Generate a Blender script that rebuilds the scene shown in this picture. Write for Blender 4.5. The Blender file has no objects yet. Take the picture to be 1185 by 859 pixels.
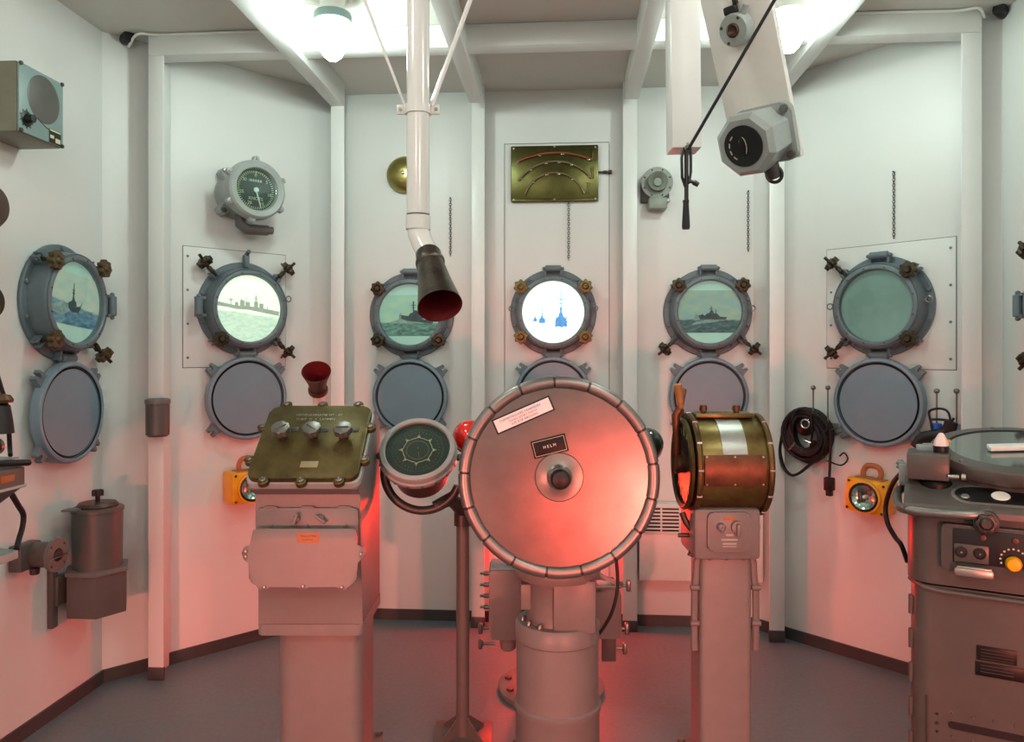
import bpy, bmesh, math, random
from mathutils import Matrix, Vector
R = math.radians
random.seed(4)

# ------------------------------------------------------------------ camera, light, exposure
F, U0, V0, YAW, CZ, CEIL = 880.0, 592.5, 409.0, R(4.0), 1.265, 2.5
scene = bpy.context.scene
COL = scene.collection
cd = bpy.data.cameras.new('camera'); cam = bpy.data.objects.new('camera', cd); COL.objects.link(cam)
cam.location = (0, 0, CZ); cam.rotation_euler = (R(90), 0, YAW)
cd.sensor_width = 36; cd.lens = F / 1185 * 36; cd.clip_start = .02
cd.shift_y = -(429.5 - V0) / 1185.0
scene.camera = cam
vs = scene.view_settings
vs.view_transform = 'Standard'; vs.look = 'None'; vs.gamma = 1; vs.use_curve_mapping = False
vs.exposure = 0.34
world = bpy.data.worlds.new('world'); scene.world = world; world.use_nodes = True
bg = world.node_tree.nodes['Background']
bg.inputs[0].default_value = (.9, 1, .97, 1); bg.inputs[1].default_value = 0.0
cs_, sn_ = math.cos(YAW), math.sin(YAW)
def C(xc, zc, z=0.0):                      # camera-aligned plan coordinates -> world
    return Vector((xc*cs_ - zc*sn_, xc*sn_ + zc*cs_, z))
def at(u, v, zc):                          # the place seen at (u, v) at depth zc
    return C((u-U0)/F*zc, zc, CZ + (V0-v)/F*zc)
def lamp(name, kind, loc, power, col, rad, **k):
    d = bpy.data.lights.new(name, kind); d.energy = power; d.color = col
    if kind == 'AREA': d.size = rad
    else: d.shadow_soft_size = rad
    o = bpy.data.objects.new(name, d); COL.objects.link(o); o.location = loc
    for a, b in k.items(): setattr(o, a, b)
    return o
BULB = 74.0            # emission of the two bare lamps in view
WHITE = (.93, 1.0, .96)
def spot(name, loc, to, power, col, cone, blend, rad=.05):
    o = lamp(name, 'SPOT', loc, power, col, rad); o.data.spot_size = R(cone); o.data.spot_blend = blend
    o.rotation_euler = (Vector(to)-Vector(loc)).to_track_quat('-Z', 'Y').to_euler(); return o
WARM = (1, .87, .78)
lamp('rear_ceiling_lamp', 'POINT', (-.75, -.45, 2.3), 18, WARM, .08)
lamp('rear_ceiling_lamp', 'POINT', (.75, -.45, 2.3), 18, WARM, .08)
lamp('middle_fill_light', 'POINT', (-1.0, 1.1, 2.38), 11, WHITE, .07)  # added fill pair out of view, so the bare bulbs can stay dimmer
lamp('middle_fill_light', 'POINT', (.85, 1.1, 2.38), 11, WHITE, .07)
RED = (1, .20, .15)
spot('red_low_lamp', (-1.0, -.35, .62), (-.62, 2.2, -.12), 180, RED, 76, 1.0)
spot('red_low_lamp', (1.0, -.35, .62), (.58, 2.2, -.12), 180, RED, 76, 1.0)
spot('red_helm_spot', (.566, -.51, .56), (.12, 2.13, .82), 42, (1, .04, .015), 16, .8, .04)

# ------------------------------------------------------------------ materials
def lin(c):
    c = c.lstrip('#'); r = [int(c[i:i+2], 16)/255 for i in (0, 2, 4)]
    return tuple(x/12.92 if x <= .04045 else ((x+.055)/1.055)**2.4 for x in r) + (1,)
MATS = {}
def mat(name, hexc, rough=.5, metal=0.0, var=.12, scale=18, bump=.0, bscale=120, emit=0, spec=.5, dark=None, coat=0):
    m = bpy.data.materials.new(name); m.use_nodes = True; nt = m.node_tree; n = nt.nodes; l = nt.links
    b = n['Principled BSDF']; c = lin(hexc)
    b.inputs['Roughness'].default_value = rough; b.inputs['Metallic'].default_value = metal
    b.inputs['Specular IOR Level'].default_value = spec
    if coat: b.inputs['Coat Weight'].default_value = coat; b.inputs['Coat Roughness'].default_value = .15
    tc = n.new('ShaderNodeTexCoord')
    if var:
        nz = n.new('ShaderNodeTexNoise'); nz.inputs['Scale'].default_value = scale; nz.inputs['Detail'].default_value = 6
        nz.inputs['Roughness'].default_value = .65
        l.new(tc.outputs['Object'], nz.inputs['Vector'])
        rp = n.new('ShaderNodeValToRGB'); rp.color_ramp.elements[0].position = .3; rp.color_ramp.elements[1].position = .7
        d = lin(dark) if dark else tuple(x*(1-2*var) for x in c[:3]) + (1,)
        rp.color_ramp.elements[0].color = d
        rp.color_ramp.elements[1].color = tuple(min(1, x*(1+var*.6)) for x in c[:3]) + (1,)
        l.new(nz.outputs['Fac'], rp.inputs['Fac']); l.new(rp.outputs['Color'], b.inputs['Base Color'])
    else:
        b.inputs['Base Color'].default_value = c
    if bump:
        nb = n.new('ShaderNodeTexNoise'); nb.inputs['Scale'].default_value = bscale; nb.inputs['Detail'].default_value = 3
        l.new(tc.outputs['Object'], nb.inputs['Vector'])
        bp = n.new('ShaderNodeBump'); bp.inputs['Strength'].default_value = bump; bp.inputs['Distance'].default_value = .002
        l.new(nb.outputs['Fac'], bp.inputs['Height']); l.new(bp.outputs['Normal'], b.inputs['Normal'])
    if emit:
        b.inputs['Emission Color'].default_value = c; b.inputs['Emission Strength'].default_value = emit
        if var: l.new(rp.outputs['Color'], b.inputs['Emission Color'])
    MATS[name] = m
    return m
M_ = MATS
mat('wall', '#DCDEDA', .42, var=.018, scale=2.5, bump=.06, bscale=40)
mat('ceiling', '#D2D0C8', .55, var=.03, scale=3, bump=.05, bscale=40)
mat('trim', '#E2E4E0', .35, var=.015, scale=6)
mat('floor', '#64757A', .36, var=.10, scale=60, bump=.12, bscale=300)
mat('base', '#454443', .45, var=.08)
mat('navy', '#66757B', .42, var=.07, scale=14)
mat('navylid', '#788C98', .42, var=.04, scale=10)
mat('black', '#0E0E0E', .45, var=.1)
mat('gloss_black', '#0A0A0A', .42, var=0, spec=.3)
mat('rubber', '#141312', .6, var=.1)
mat('bronze', '#4A4132', .42, .75, var=.25, scale=60, bump=.3, bscale=200)
mat('brassnut', '#7A6840', .42, .7, var=.25, scale=60, bump=.3, bscale=200)
mat('brass', '#6A6038', .44, .75, var=.2, scale=9, dark='#46391F', bump=.05)
mat('brassplate', '#5C5A32', .30, .85, var=.12, scale=10, dark='#46441F')
mat('bell', '#A89C5C', .28, .9, var=.1)
mat('darkbrass', '#6B4A30', .4, .6, var=.15, scale=14, dark='#4A2E1E')
mat('silver', '#A9A9A2', .36, .85, var=.06, scale=20)
mat('alu', '#857C78', .29, .88, var=.05, scale=7, dark='#746B67')
mat('rim', '#968F8A', .34, .85, var=.08, scale=25)
mat('chrome', '#D8D8D4', .10, 1.0, var=0)
mat('steel', '#84847E', .35, .8, var=.1)
mat('hornmetal', '#6A6258', .38, .85, var=.18, scale=22, dark='#3E362E')
mat('red_in', '#6E0D13', .55, var=.06)
mat('red_gloss', '#D9241C', .12, var=0, coat=.6)
mat('green_gloss', '#1E3A2C', .15, var=0, coat=.6)
mat('grey', '#757370', .42, var=.05, scale=16)
mat('greymid', '#6A6864', .42, var=.05, scale=16)
mat('palebronze', '#6E5F46', .42, .7, var=.2, scale=60)
mat('greydk', '#565450', .40, var=.07, scale=16)
mat('greyconsole', '#504D48', .36, var=.07, scale=14, bump=.05)
mat('gauge', '#9EA6A2', .38, var=.05, scale=20)
mat('olive', '#7C7A66', .45, var=.06)
mat('teal', '#7F9895', .42, var=.04)
mat('dkmetal', '#4C4844', .40, .5, var=.15)
mat('brownmetal', '#5A4038', .4, .4, var=.15)
mat('dial', '#12181A', .35, var=.05)
mat('dialgreen', '#2A302C', .3, var=.05)
mat('mark', '#C9C7A0', .5, var=0)
mat('markdim', '#77745A', .5, var=0)
mat('white', '#E9E7E0', .4, var=.02)
mat('whitegloss', '#E4E1DC', .16, var=.01)
mat('heater', '#E6E5DC', .45, var=.02)
mat('yellow', '#F0A81C', .38, var=.07)
mat('orange', '#A9673A', .5, var=.1)
mat('wood', '#A9763A', .4, var=.2, scale=30)
mat('wood_dark', '#7E4A2C', .4, var=.2, scale=30)
mat('nameplate', '#8E8A62', .5, var=.1)
mat('whitepaper', '#F4F1EC', .6, var=0)
mat('blue', '#2F5FC0', .4, var=.05)
mat('ltblue', '#7FB4D0', .4, var=.05)
mat('knob_yellow', '#FFB000', .35, var=0)
mat('cone', '#F3E4DA', .4, var=.03)
mat('redtube', '#8E4A30', .2, var=.05, coat=.5)
mat('hornpaint', '#8A9186', .42, var=.06, scale=20)
mat('glasstube', '#8A7A58', .15, .4, var=.05, coat=.5)
mat('mint_glow', '#BCD8D0', .6, var=.03, scale=5, emit=.16)  # weak glow put into the mount colour, otherwise dim behind the glass
mat('mintdark_glow', '#A4B4AF', .5, var=.14, scale=3, emit=.10)  # weak glow brightens the plain backing of the empty portholes
mat('litwhite', '#F4FFF0', .6, var=.02, scale=6, emit=1.15)
mat('litpale', '#DCE8D4', .6, var=.04, scale=6, emit=.55)
mat('blueprint', '#5A9AE4', .6, var=.15, scale=90, emit=.6)
mat('shipgrey', '#B4B0A6', .6, var=.08, scale=90, emit=.45)
mat('shipdark', '#4C5860', .6, var=.2, scale=90, emit=.06)
mat('foam', '#9DB4B4', .6, var=.3, scale=60, emit=.10)
mat('bulb', '#EAFFF6', .3, var=0, emit=BULB)
mat('red_glow', '#FF1A0A', .4, var=0, emit=430)
mat('drum', '#7E7440', .34, .75, var=.2, scale=9, dark='#5A4424')
mat('drumring', '#6E5A34', .38, .75, var=.2, scale=12, dark='#4A3420')
mat('screen', '#9AA8A4', .08, .85, var=0)
mat('sticker_ink', '#6A6A80', .5, var=0)
mat('sticker_red', '#C86A5A', .5, var=0)
mat('sticker_blue', '#5A5AB4', .5, var=0)
def glass_mat(name, tint, refl=.08, rough=.02):
    m = bpy.data.materials.new(name); m.use_nodes = True; nt = m.node_tree; n = nt.nodes; l = nt.links
    n.remove(n['Principled BSDF'])
    t = n.new('ShaderNodeBsdfTransparent'); t.inputs[0].default_value = lin(tint)
    g = n.new('ShaderNodeBsdfGlossy'); g.inputs['Roughness'].default_value = rough
    fr = n.new('ShaderNodeFresnel'); fr.inputs[0].default_value = 1.45
    mx = n.new('ShaderNodeMixShader'); 
    ge = n.new('ShaderNodeNewGeometry'); sb = n.new('ShaderNodeMath'); sb.operation = 'SUBTRACT'; sb.inputs[0].default_value = 1
    l.new(ge.outputs['Backfacing'], sb.inputs[1]); ml = n.new('ShaderNodeMath'); ml.operation = 'MULTIPLY'
    l.new(fr.outputs[0], ml.inputs[0]); l.new(sb.outputs[0], ml.inputs[1]); l.new(ml.outputs[0], mx.inputs[0])
    l.new(t.outputs[0], mx.inputs[1]); l.new(g.outputs[0], mx.inputs[2])
    l.new(mx.outputs[0], n['Material Output'].inputs[0]); MATS[name] = m
glass_mat('glass', '#F2FBF8'); glass_mat('glass_teal', '#EAF5F2')
def sea_mat(name, sky1, sky2, sea1, sea2, horizon, tilt=0.0, emit=.2, scale=9):
    # a painted sea picture: sky above, waves below, laid out in the picture's own x / y metres
    m = bpy.data.materials.new(name); m.use_nodes = True; nt = m.node_tree; n = nt.nodes; l = nt.links
    b = n['Principled BSDF']; b.inputs['Roughness'].default_value = .6
    tc = n.new('ShaderNodeTexCoord'); mp = n.new('ShaderNodeMapping'); mp.inputs['Scale'].default_value = (scale, scale*2.2, 1)
    l.new(tc.outputs['Object'], mp.inputs[0])
    nz = n.new('ShaderNodeTexNoise'); nz.inputs['Detail'].default_value = 7; nz.inputs['Scale'].default_value = 1.6
    l.new(mp.outputs[0], nz.inputs['Vector'])
    nz2 = n.new('ShaderNodeTexNoise'); nz2.inputs['Detail'].default_value = 8; nz2.inputs['Scale'].default_value = 5
    l.new(mp.outputs[0], nz2.inputs['Vector'])
    def ramp(a, c, p0, p1, src):
        r = n.new('ShaderNodeValToRGB'); e = r.color_ramp.elements
        e[0].position = p0; e[1].position = p1; e[0].color = lin(a); e[1].color = lin(c); l.new(src, r.inputs[0]); return r
    sk = ramp(sky1, sky2, .28, .72, nz.outputs['Fac']); se = ramp(sea1, sea2, .30, .78, nz2.outputs['Fac'])
    sx = n.new('ShaderNodeSeparateXYZ'); l.new(tc.outputs['Object'], sx.inputs[0])
    ad = n.new('ShaderNodeMath'); ad.operation = 'MULTIPLY_ADD'; ad.inputs[1].default_value = tilt; l.new(sx.outputs['X'], ad.inputs[0]); l.new(sx.outputs['Y'], ad.inputs[2])
    w = n.new('ShaderNodeMath'); w.operation = 'MULTIPLY_ADD'; w.inputs[1].default_value = .012; l.new(nz2.outputs['Fac'], w.inputs[0]); l.new(ad.outputs[0], w.inputs[2])
    mr = n.new('ShaderNodeMapRange'); mr.inputs[1].default_value = horizon-.002; mr.inputs[2].default_value = horizon+.006; l.new(w.outputs[0], mr.inputs[0])
    mx = n.new('ShaderNodeMix'); mx.data_type = 'RGBA'; l.new(mr.outputs[0], mx.inputs[0]); l.new(se.outputs[0], mx.inputs[6]); l.new(sk.outputs[0], mx.inputs[7])
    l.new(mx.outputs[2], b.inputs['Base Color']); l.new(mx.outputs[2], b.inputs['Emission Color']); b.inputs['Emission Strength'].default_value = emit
    MATS[name] = m
sea_mat('pic_storm', '#A9C0BC', '#CFCDBC', '#2A5478', '#7FA8BC', -.008, .10, .18)  # sea pictures in the dimmer portholes carry a weak added glow too
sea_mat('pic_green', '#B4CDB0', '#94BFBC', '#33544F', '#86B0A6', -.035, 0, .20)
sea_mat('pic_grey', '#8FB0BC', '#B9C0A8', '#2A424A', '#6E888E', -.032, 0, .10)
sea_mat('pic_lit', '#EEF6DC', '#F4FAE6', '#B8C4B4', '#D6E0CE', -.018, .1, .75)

# ------------------------------------------------------------------ mesh building
class B:
    def __init__(s): s.bm = bmesh.new(); s.T = Matrix()
    def _add(s, vs, fs, M=None):
        T = s.T @ M if M is not None else s.T
        vv = [s.bm.verts.new(T @ Vector(v)) for v in vs]
        for f in fs:
            try: s.bm.faces.new([vv[i] for i in f])
            except ValueError: pass
        return s
    def box(s, c, d, bev=0.0, M=None, seg=2):
        t = bmesh.new(); bmesh.ops.create_cube(t, size=1)
        for v in t.verts: v.co = Vector((v.co.x*d[0]+c[0], v.co.y*d[1]+c[1], v.co.z*d[2]+c[2]))
        if bev: bmesh.ops.bevel(t, geom=list(t.edges), offset=min(bev, min(d)*.49), segments=seg, affect='EDGES', profile=.5)
        return s.merge(t, M)
    def merge(s, t, M=None):
        t.verts.index_update()
        s._add([v.co.copy() for v in t.verts], [[v.index for v in f.verts] for f in t.faces], M); t.free(); return s
    def lathe(s, prof, seg=40, M=None, a0=0, a1=360):
        vs, fs, rows = [], [], []
        full = abs(a1-a0) >= 359.9; n = seg if full else seg+1
        for r, z in prof:
            if r < 1e-7: rows.append([len(vs)]); vs.append((0, 0, z))
            else:
                rows.append(list(range(len(vs), len(vs)+n)))
                for i in range(n):
                    a = R(a0 + (a1-a0)*i/seg); vs.append((r*math.cos(a), r*math.sin(a), z))
        for A, Bq in zip(rows, rows[1:]):
            for i in range(seg):
                j = (i+1) % n if full else i+1
                if len(A) == 1 and len(Bq) == 1: continue
                if len(A) == 1: fs.append((A[0], Bq[i], Bq[j]))
                elif len(Bq) == 1: fs.append((A[i], A[j], Bq[0]))
                else: fs.append((A[i], A[j], Bq[j], Bq[i]))
        return s._add(vs, fs, M)
    def cyl(s, p0, p1, r0, r1=None, seg=20, bev=0):
        r1 = r0 if r1 is None else r1
        p0, p1 = Vector(p0), Vector(p1); d = p1-p0; L = d.length
        M = Matrix.Translation(p0) @ d.to_track_quat('Z', 'Y').to_matrix().to_4x4()
        if bev: pr = [(0, 0), (r0-bev, 0), (r0, bev), (r1, L-bev), (r1-bev, L), (0, L)]
        else: pr = [(0, 0), (r0, 0), (r1, L), (0, L)]
        return s.lathe(pr, seg, M)
    def sph(s, c, r, seg=20, sc=(1, 1, 1), M=None):
        pr = [(r*math.sin(math.pi*i/12)*1.0, -r*math.cos(math.pi*i/12)) for i in range(13)]
        pr[0] = (0, -r); pr[-1] = (0, r)
        MM = Matrix.Translation(c) @ Matrix.Diagonal((*sc, 1))
        return s.lathe(pr, seg, MM if M is None else M @ MM)
    def tube(s, pts, r, seg=10, closed=False, rs=None, flat=None):
        pts = [Vector(p) for p in pts]; n = len(pts); vs, fs = [], []
        up = None
        for i, p in enumerate(pts):
            if closed: d = pts[(i+1) % n]-pts[i-1]
            else: d = pts[min(i+1, n-1)]-pts[max(i-1, 0)]
            d.normalize()
            if up is None:
                up = Vector((0, 0, 1)) if abs(d.z) < .9 else Vector((1, 0, 0))
            x = d.cross(up)
            if x.length < 1e-4: x = d.orthogonal()
            x.normalize(); y = x.cross(d).normalized(); up = y
            q = rs[i] if rs else r
            for k in range(seg):
                a = 2*math.pi*k/seg
                ax, ay = (q, q) if flat is None else flat
                vs.append(p + x*(ax*math.cos(a)) + y*(ay*math.sin(a)))
        m = n if closed else n-1
        for i in range(m):
            for k in range(seg):
                a, b = i*seg, ((i+1) % n)*seg
                fs.append((a+k, a+(k+1) % seg, b+(k+1) % seg, b+k))
        if not closed: fs.append(tuple(range(seg))); fs.append(tuple(range((n-1)*seg, n*seg)))
        return s._add(vs, fs)
    def prism(s, poly, z0, z1, M=None, bev=0):
        t = bmesh.new(); n = len(poly)
        a = [t.verts.new((x, y, z0)) for x, y in poly]; b = [t.verts.new((x, y, z1)) for x, y in poly]
        t.faces.new(a[::-1]); top = t.faces.new(b)
        for i in range(n): t.faces.new((a[i], a[(i+1) % n], b[(i+1) % n], b[i]))
        if bev: bmesh.ops.bevel(t, geom=list(top.edges), offset=bev, segments=2, affect='EDGES', profile=.5)
        return s.merge(t, M)
    def ring(s, c, R_, r, seg=24, M=None, k=10):
        pts = [Vector((R_*math.cos(2*math.pi*i/seg), R_*math.sin(2*math.pi*i/seg), 0)) + Vector(c) for i in range(seg)]
        if M is not None: pts = [M @ p for p in pts]
        return s.tube(pts, r, k, closed=True)
def obj(name, b, m, parent=None, label=None, smooth=38):
    bm = b.bm; bmesh.ops.remove_doubles(bm, verts=bm.verts, dist=1e-6)
    bmesh.ops.recalc_face_normals(bm, faces=bm.faces)
    me = bpy.data.meshes.new(name); bm.to_mesh(me); bm.free()
    me.materials.append(M_[m] if isinstance(m, str) else m)
    for p in me.polygons: p.use_smooth = True
    me.set_sharp_from_angle(angle=R(smooth))
    o = bpy.data.objects.new(name, me); COL.objects.link(o)
    if parent is not None: o.parent = parent
    if label: o['label'] = label
    return o
def tag(o, label, cat, group=None):
    o['label'] = label; o['category'] = cat
    if group: o['group'] = group
    return o
def struct(name, b, m):
    o = obj(name, b, m); o['kind'] = 'structure'; return o
def thing(name, label, cat, M, group=None):
    o = bpy.data.objects.new(name, None); COL.objects.link(o); o.empty_display_size = .05
    o.matrix_world = M if isinstance(M, Matrix) else Matrix.Translation(M)
    return tag(o, label, cat, group)
def text(name, body, size, m, parent, M, ext=.0006, align='CENTER'):
    cu = bpy.data.curves.new('lettering', 'FONT'); cu.body = body; cu.size = size; cu.extrude = ext
    cu.align_x = align; cu.align_y = 'CENTER'; cu.resolution_u = 2
    t = bpy.data.objects.new('lettering', cu); COL.objects.link(t)
    dg = bpy.context.evaluated_depsgraph_get(); me = bpy.data.meshes.new_from_object(t.evaluated_get(dg))
    bpy.data.objects.remove(t); bpy.data.curves.remove(cu)
    me.transform(M); me.materials.clear(); me.materials.append(M_[m])
    o = bpy.data.objects.new(name, me); COL.objects.link(o); o.parent = parent
    return o
def T(x, y, z): return Matrix.Translation((x, y, z))
def RX(a): return Matrix.Rotation(R(a), 4, 'X')
def RY(a): return Matrix.Rotation(R(a), 4, 'Y')
def RZ(a): return Matrix.Rotation(R(a), 4, 'Z')
def copy_tree(o, parent=None):
    c = o.copy(); COL.objects.link(c)
    if parent is not None: c.parent = parent
    for ch in list(o.children): copy_tree(ch, c)
    return c
def rrect(w, h, r, n=6, cx=0, cy=0):
    p = []
    for sx, sy, a in ((1, 1, 0), (-1, 1, 90), (-1, -1, 180), (1, -1, 270)):
        for i in range(n+1):
            t = R(a + 90*i/n); p.append((cx + sx*(w/2-r) + r*math.cos(t), cy + sy*(h/2-r) + r*math.sin(t)))
    return p
def gearpoly(r, lobes=7, d=.16, n=8):
    k = lobes*n
    return [((r*(1-d+d*abs(math.cos(lobes/2*2*math.pi*i/k)))*math.cos(2*math.pi*i/k)),
             (r*(1-d+d*abs(math.cos(lobes/2*2*math.pi*i/k)))*math.sin(2*math.pi*i/k))) for i in range(k)]

# ------------------------------------------------------------------ walls of the bay
A_, L_, R_c, B_ = Vector((-1.773, 2.801)), Vector((-1.067, 3.57)), Vector((.865, 3.57)), Vector((1.574, 2.861))
def frame(p, t):
    t = t.normalized(); n = Vector((t.y, -t.x))
    return Vector((p.x, p.y, 0)), Vector((t.x, t.y, 0)), Vector((n.x, n.y, 0))
WALLS = {'left': frame(A_, Vector((0, 1))), 'left45': frame(A_, L_-A_), 'back': frame(L_, R_c-L_),
         'right45': frame(R_c, B_-R_c), 'right': frame(B_, Vector((0, -1)))}
def wall_hit(w, u, v, off=0.0):
    p, t, n = WALLS[w]; o = Vector((0, 0, CZ)); d = at(u, v, 1.0) - o
    k = ((p + n*off - o).dot(n)) / d.dot(n)
    return o + d*k
def mount(w, u, v, off=0.0, roll=0.0, proud=0.0):
    # frame on wall w: x right, y up, z out of the wall; (u, v) is where the point `off` in front of the wall is seen
    p, t, n = WALLS[w]; h = wall_hit(w, u, v, off) - n*(off-proud)
    M = Matrix(((t.x, 0, n.x, h.x), (t.y, 0, n.y, h.y), (t.z, 1, n.z, h.z), (0, 0, 0, 1)))
    return M @ RZ(roll)
def camframe(u, v, zc, yaw=0, elev=0):
    # frame facing the viewer: x right, y up, z towards viewer
    return Matrix.Translation(at(u, v, zc)) @ RZ(4+yaw) @ RX(90-elev)
def floorframe(xc, zc, yaw=0):
    return Matrix.Translation(C(xc, zc)) @ RZ(4+yaw)

# ------------------------------------------------------------------ the room
YB = -1.6
def slab(a, c, out, z0, z1, th=.10):
    a, c = Vector(a), Vector(c); o = Vector(out).normalized()*th
    b = B(); b.prism([tuple(a), tuple(c), tuple(c+o), tuple(a+o)], z0, z1); return b
struct('wall_back', slab(L_, R_c, (0, 1), 0, CEIL), 'wall')
struct('wall_back_left', slab(A_, L_, (-.7366, .676), 0, CEIL), 'wall')
struct('wall_back_right', slab(R_c, B_, (.707, .707), 0, CEIL), 'wall')
struct('wall_left', slab((A_.x, YB), A_, (-1, 0), 0, CEIL), 'wall')
struct('wall_right', slab(B_, (B_.x, YB), (1, 0), 0, CEIL), 'wall')
struct('wall_front', slab((A_.x-.1, YB), (B_.x+.1, YB), (0, -1), 0, CEIL), 'wall')
plan = [(A_.x-.1, YB-.1), (B_.x+.1, YB-.1), (B_.x+.1, B_.y+.06), (R_c.x+.1, R_c.y+.1), (L_.x-.1, L_.y+.1), (A_.x-.1, A_.y+.08)]
b = B(); b.prism(plan, -.08, 0); struct('floor', b, 'floor')
b = B(); b.prism(plan, CEIL, CEIL+.08); struct('ceiling', b, 'ceiling')
def skirt(name, a, c):
    a, c = Vector(a), Vector(c); t = (c-a).normalized(); n = Vector((t.y, -t.x))
    b = B(); b.prism([tuple(a), tuple(c), tuple(c+n*.008), tuple(a+n*.008)], 0.0005, .05); struct(name, b, 'base')
skirt('baseboard_back', L_, R_c); skirt('baseboard_back_left', A_, L_); skirt('baseboard_back_right', R_c, B_)
skirt('baseboard_left', (A_.x, YB), A_); skirt('baseboard_right', B_, (B_.x, YB))
k = 0
def trim(b, m='trim'):
    global k; k += 1; return struct('trim_%d' % k, b, m)
POSTS = [(-1.579, 2.836, .060, .17), (-1.035, 3.40, .062, .18), (-.400, 3.48, .060, .09), (.2935, 3.48, .064, .09), (.925, 3.40, .064, .14), (1.456, 2.836, .068, .155)]
for x, y, w, d in POSTS:
    sx = -1 if x < -.1 else 1
    b = B(); b.box((x, y+.005, 1.25), (w, .010, 2.498), .001); b.box((x+sx*(w/2-.004), y+d/2+.004, 1.25), (.008, d-.008, 2.498), .001); trim(b)
    b = B(); b.box((x, y+.004, .026), (w+.004, .016, .05), .002); trim(b, 'base')
for x in (-1.035, -.400, .2935, .925):
    b = B(); b.box((x, (3.40+YB)/2+.02, 2.445), (.060, 3.36-YB, .109), .003); trim(b)
b = B(); b.box((-.06, 2.87, 2.457), (3.09, .08, .084), .003); trim(b)
for yy in (1.75, .6):
    b = B(); b.box((-.1, yy, 2.457), (3.30, .08, .084), .003); trim(b)
# thin panel edges beside the middle window
b = B()
for u in (584, 705):
    p0, p1 = wall_hit('back', u, 166), wall_hit('back', u, 690)
    b.box(((p0.x+p1.x)/2, 3.5685, (p0.z+p1.z)/2), (.0025, .003, p0.z-p1.z))
p0, p1 = wall_hit('back', 584, 167), wall_hit('back', 705, 167)
b.box(((p0.x+p1.x)/2, 3.5685, p0.z), (p1.x-p0.x, .003, .0025)); trim(b, 'greymid')

def many(name, fn, m, parent, spots):
    out = []
    for i, s in enumerate(spots):
        if i == 0: b = B(); fn(b); o = obj(name, b, m, parent)
        else: o = out[0].copy(); COL.objects.link(o); o.parent = parent
        if isinstance(s, Matrix): o.matrix_local = s
        else: o.location = s
        out.append(o)
    return out
# ------------------------------------------------------------------ portholes
def handnut(parent, M, m):
    b = B(); b.prism(gearpoly(.034, 7, .30), -.010, .010, M, bev=.003); b.lathe([(0, .018), (.010, .018), (.016, .010), (.016, -.016), (0, -.016)], 16, M)
    obj('hand_nut', b, m, parent)
def dog(parent, ang, mode, m):
    ca, sa = math.cos(R(ang)), math.sin(R(ang))
    RZa = RZ(ang)
    o = None
    b = B(); b.box((.197, -.011, .027), (.034, .007, .030), .003, RZa); b.box((.197, .011, .027), (.034, .007, .030), .003, RZa)
    b.cyl(RZa @ Vector((.200, -.020, .030)), RZa @ Vector((.200, .020, .030)), .006, seg=12)
    lug = obj('dog_lug', b, 'navy', parent)
    if mode == 'front':
        M = RZa @ T(.187, 0, .086)
        b = B(); b.cyl(RZa @ Vector((.193, 0, .028)), RZa @ Vector((.187, 0, .104)), .007, seg=12)
    else:
        M = RZa @ T(.262, 0, .052) @ RY(75)
        b = B(); b.cyl(RZa @ Vector((.198, 0, .030)), RZa @ Vector((.300, 0, .062)), .0065, seg=12)
        b.box((.222, 0, .040), (.03, .018, .018), .003, RZa)
    bolt = obj('swing_bolt', b, 'bronze', parent)
    handnut(bolt, M, m)
def hinge(parent, ang, r, name='hinge', zo=0):
    Mz = RZ(ang) @ T(0, 0, zo)
    b = B(); b.cyl(Mz @ Vector((r, -.037, .034)), Mz @ Vector((r, .037, .034)), .0155, seg=18, bev=.003)
    for s in (-1, 1):
        b.box((r-.012, s*.036, .022), (.040, .012, .034), .003, Mz)
        b.sph(Mz @ Vector((r, s*.043, .034)), .0085, 12)
    obj(name, b, 'navy', parent)
def eye(parent, ang, r=.186):
    Mz = RZ(ang); b = B(); b.ring((0, 0, 0), .012, .0028, 18, Mz @ T(r+.008, 0, .05) @ RZ(0), 8)
    b.cyl(Mz @ Vector((r-.012, 0, .05)), Mz @ Vector((r-.003, 0, .05)), .004, seg=8)
    obj('ring_eye', b, 'steel', parent)
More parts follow.
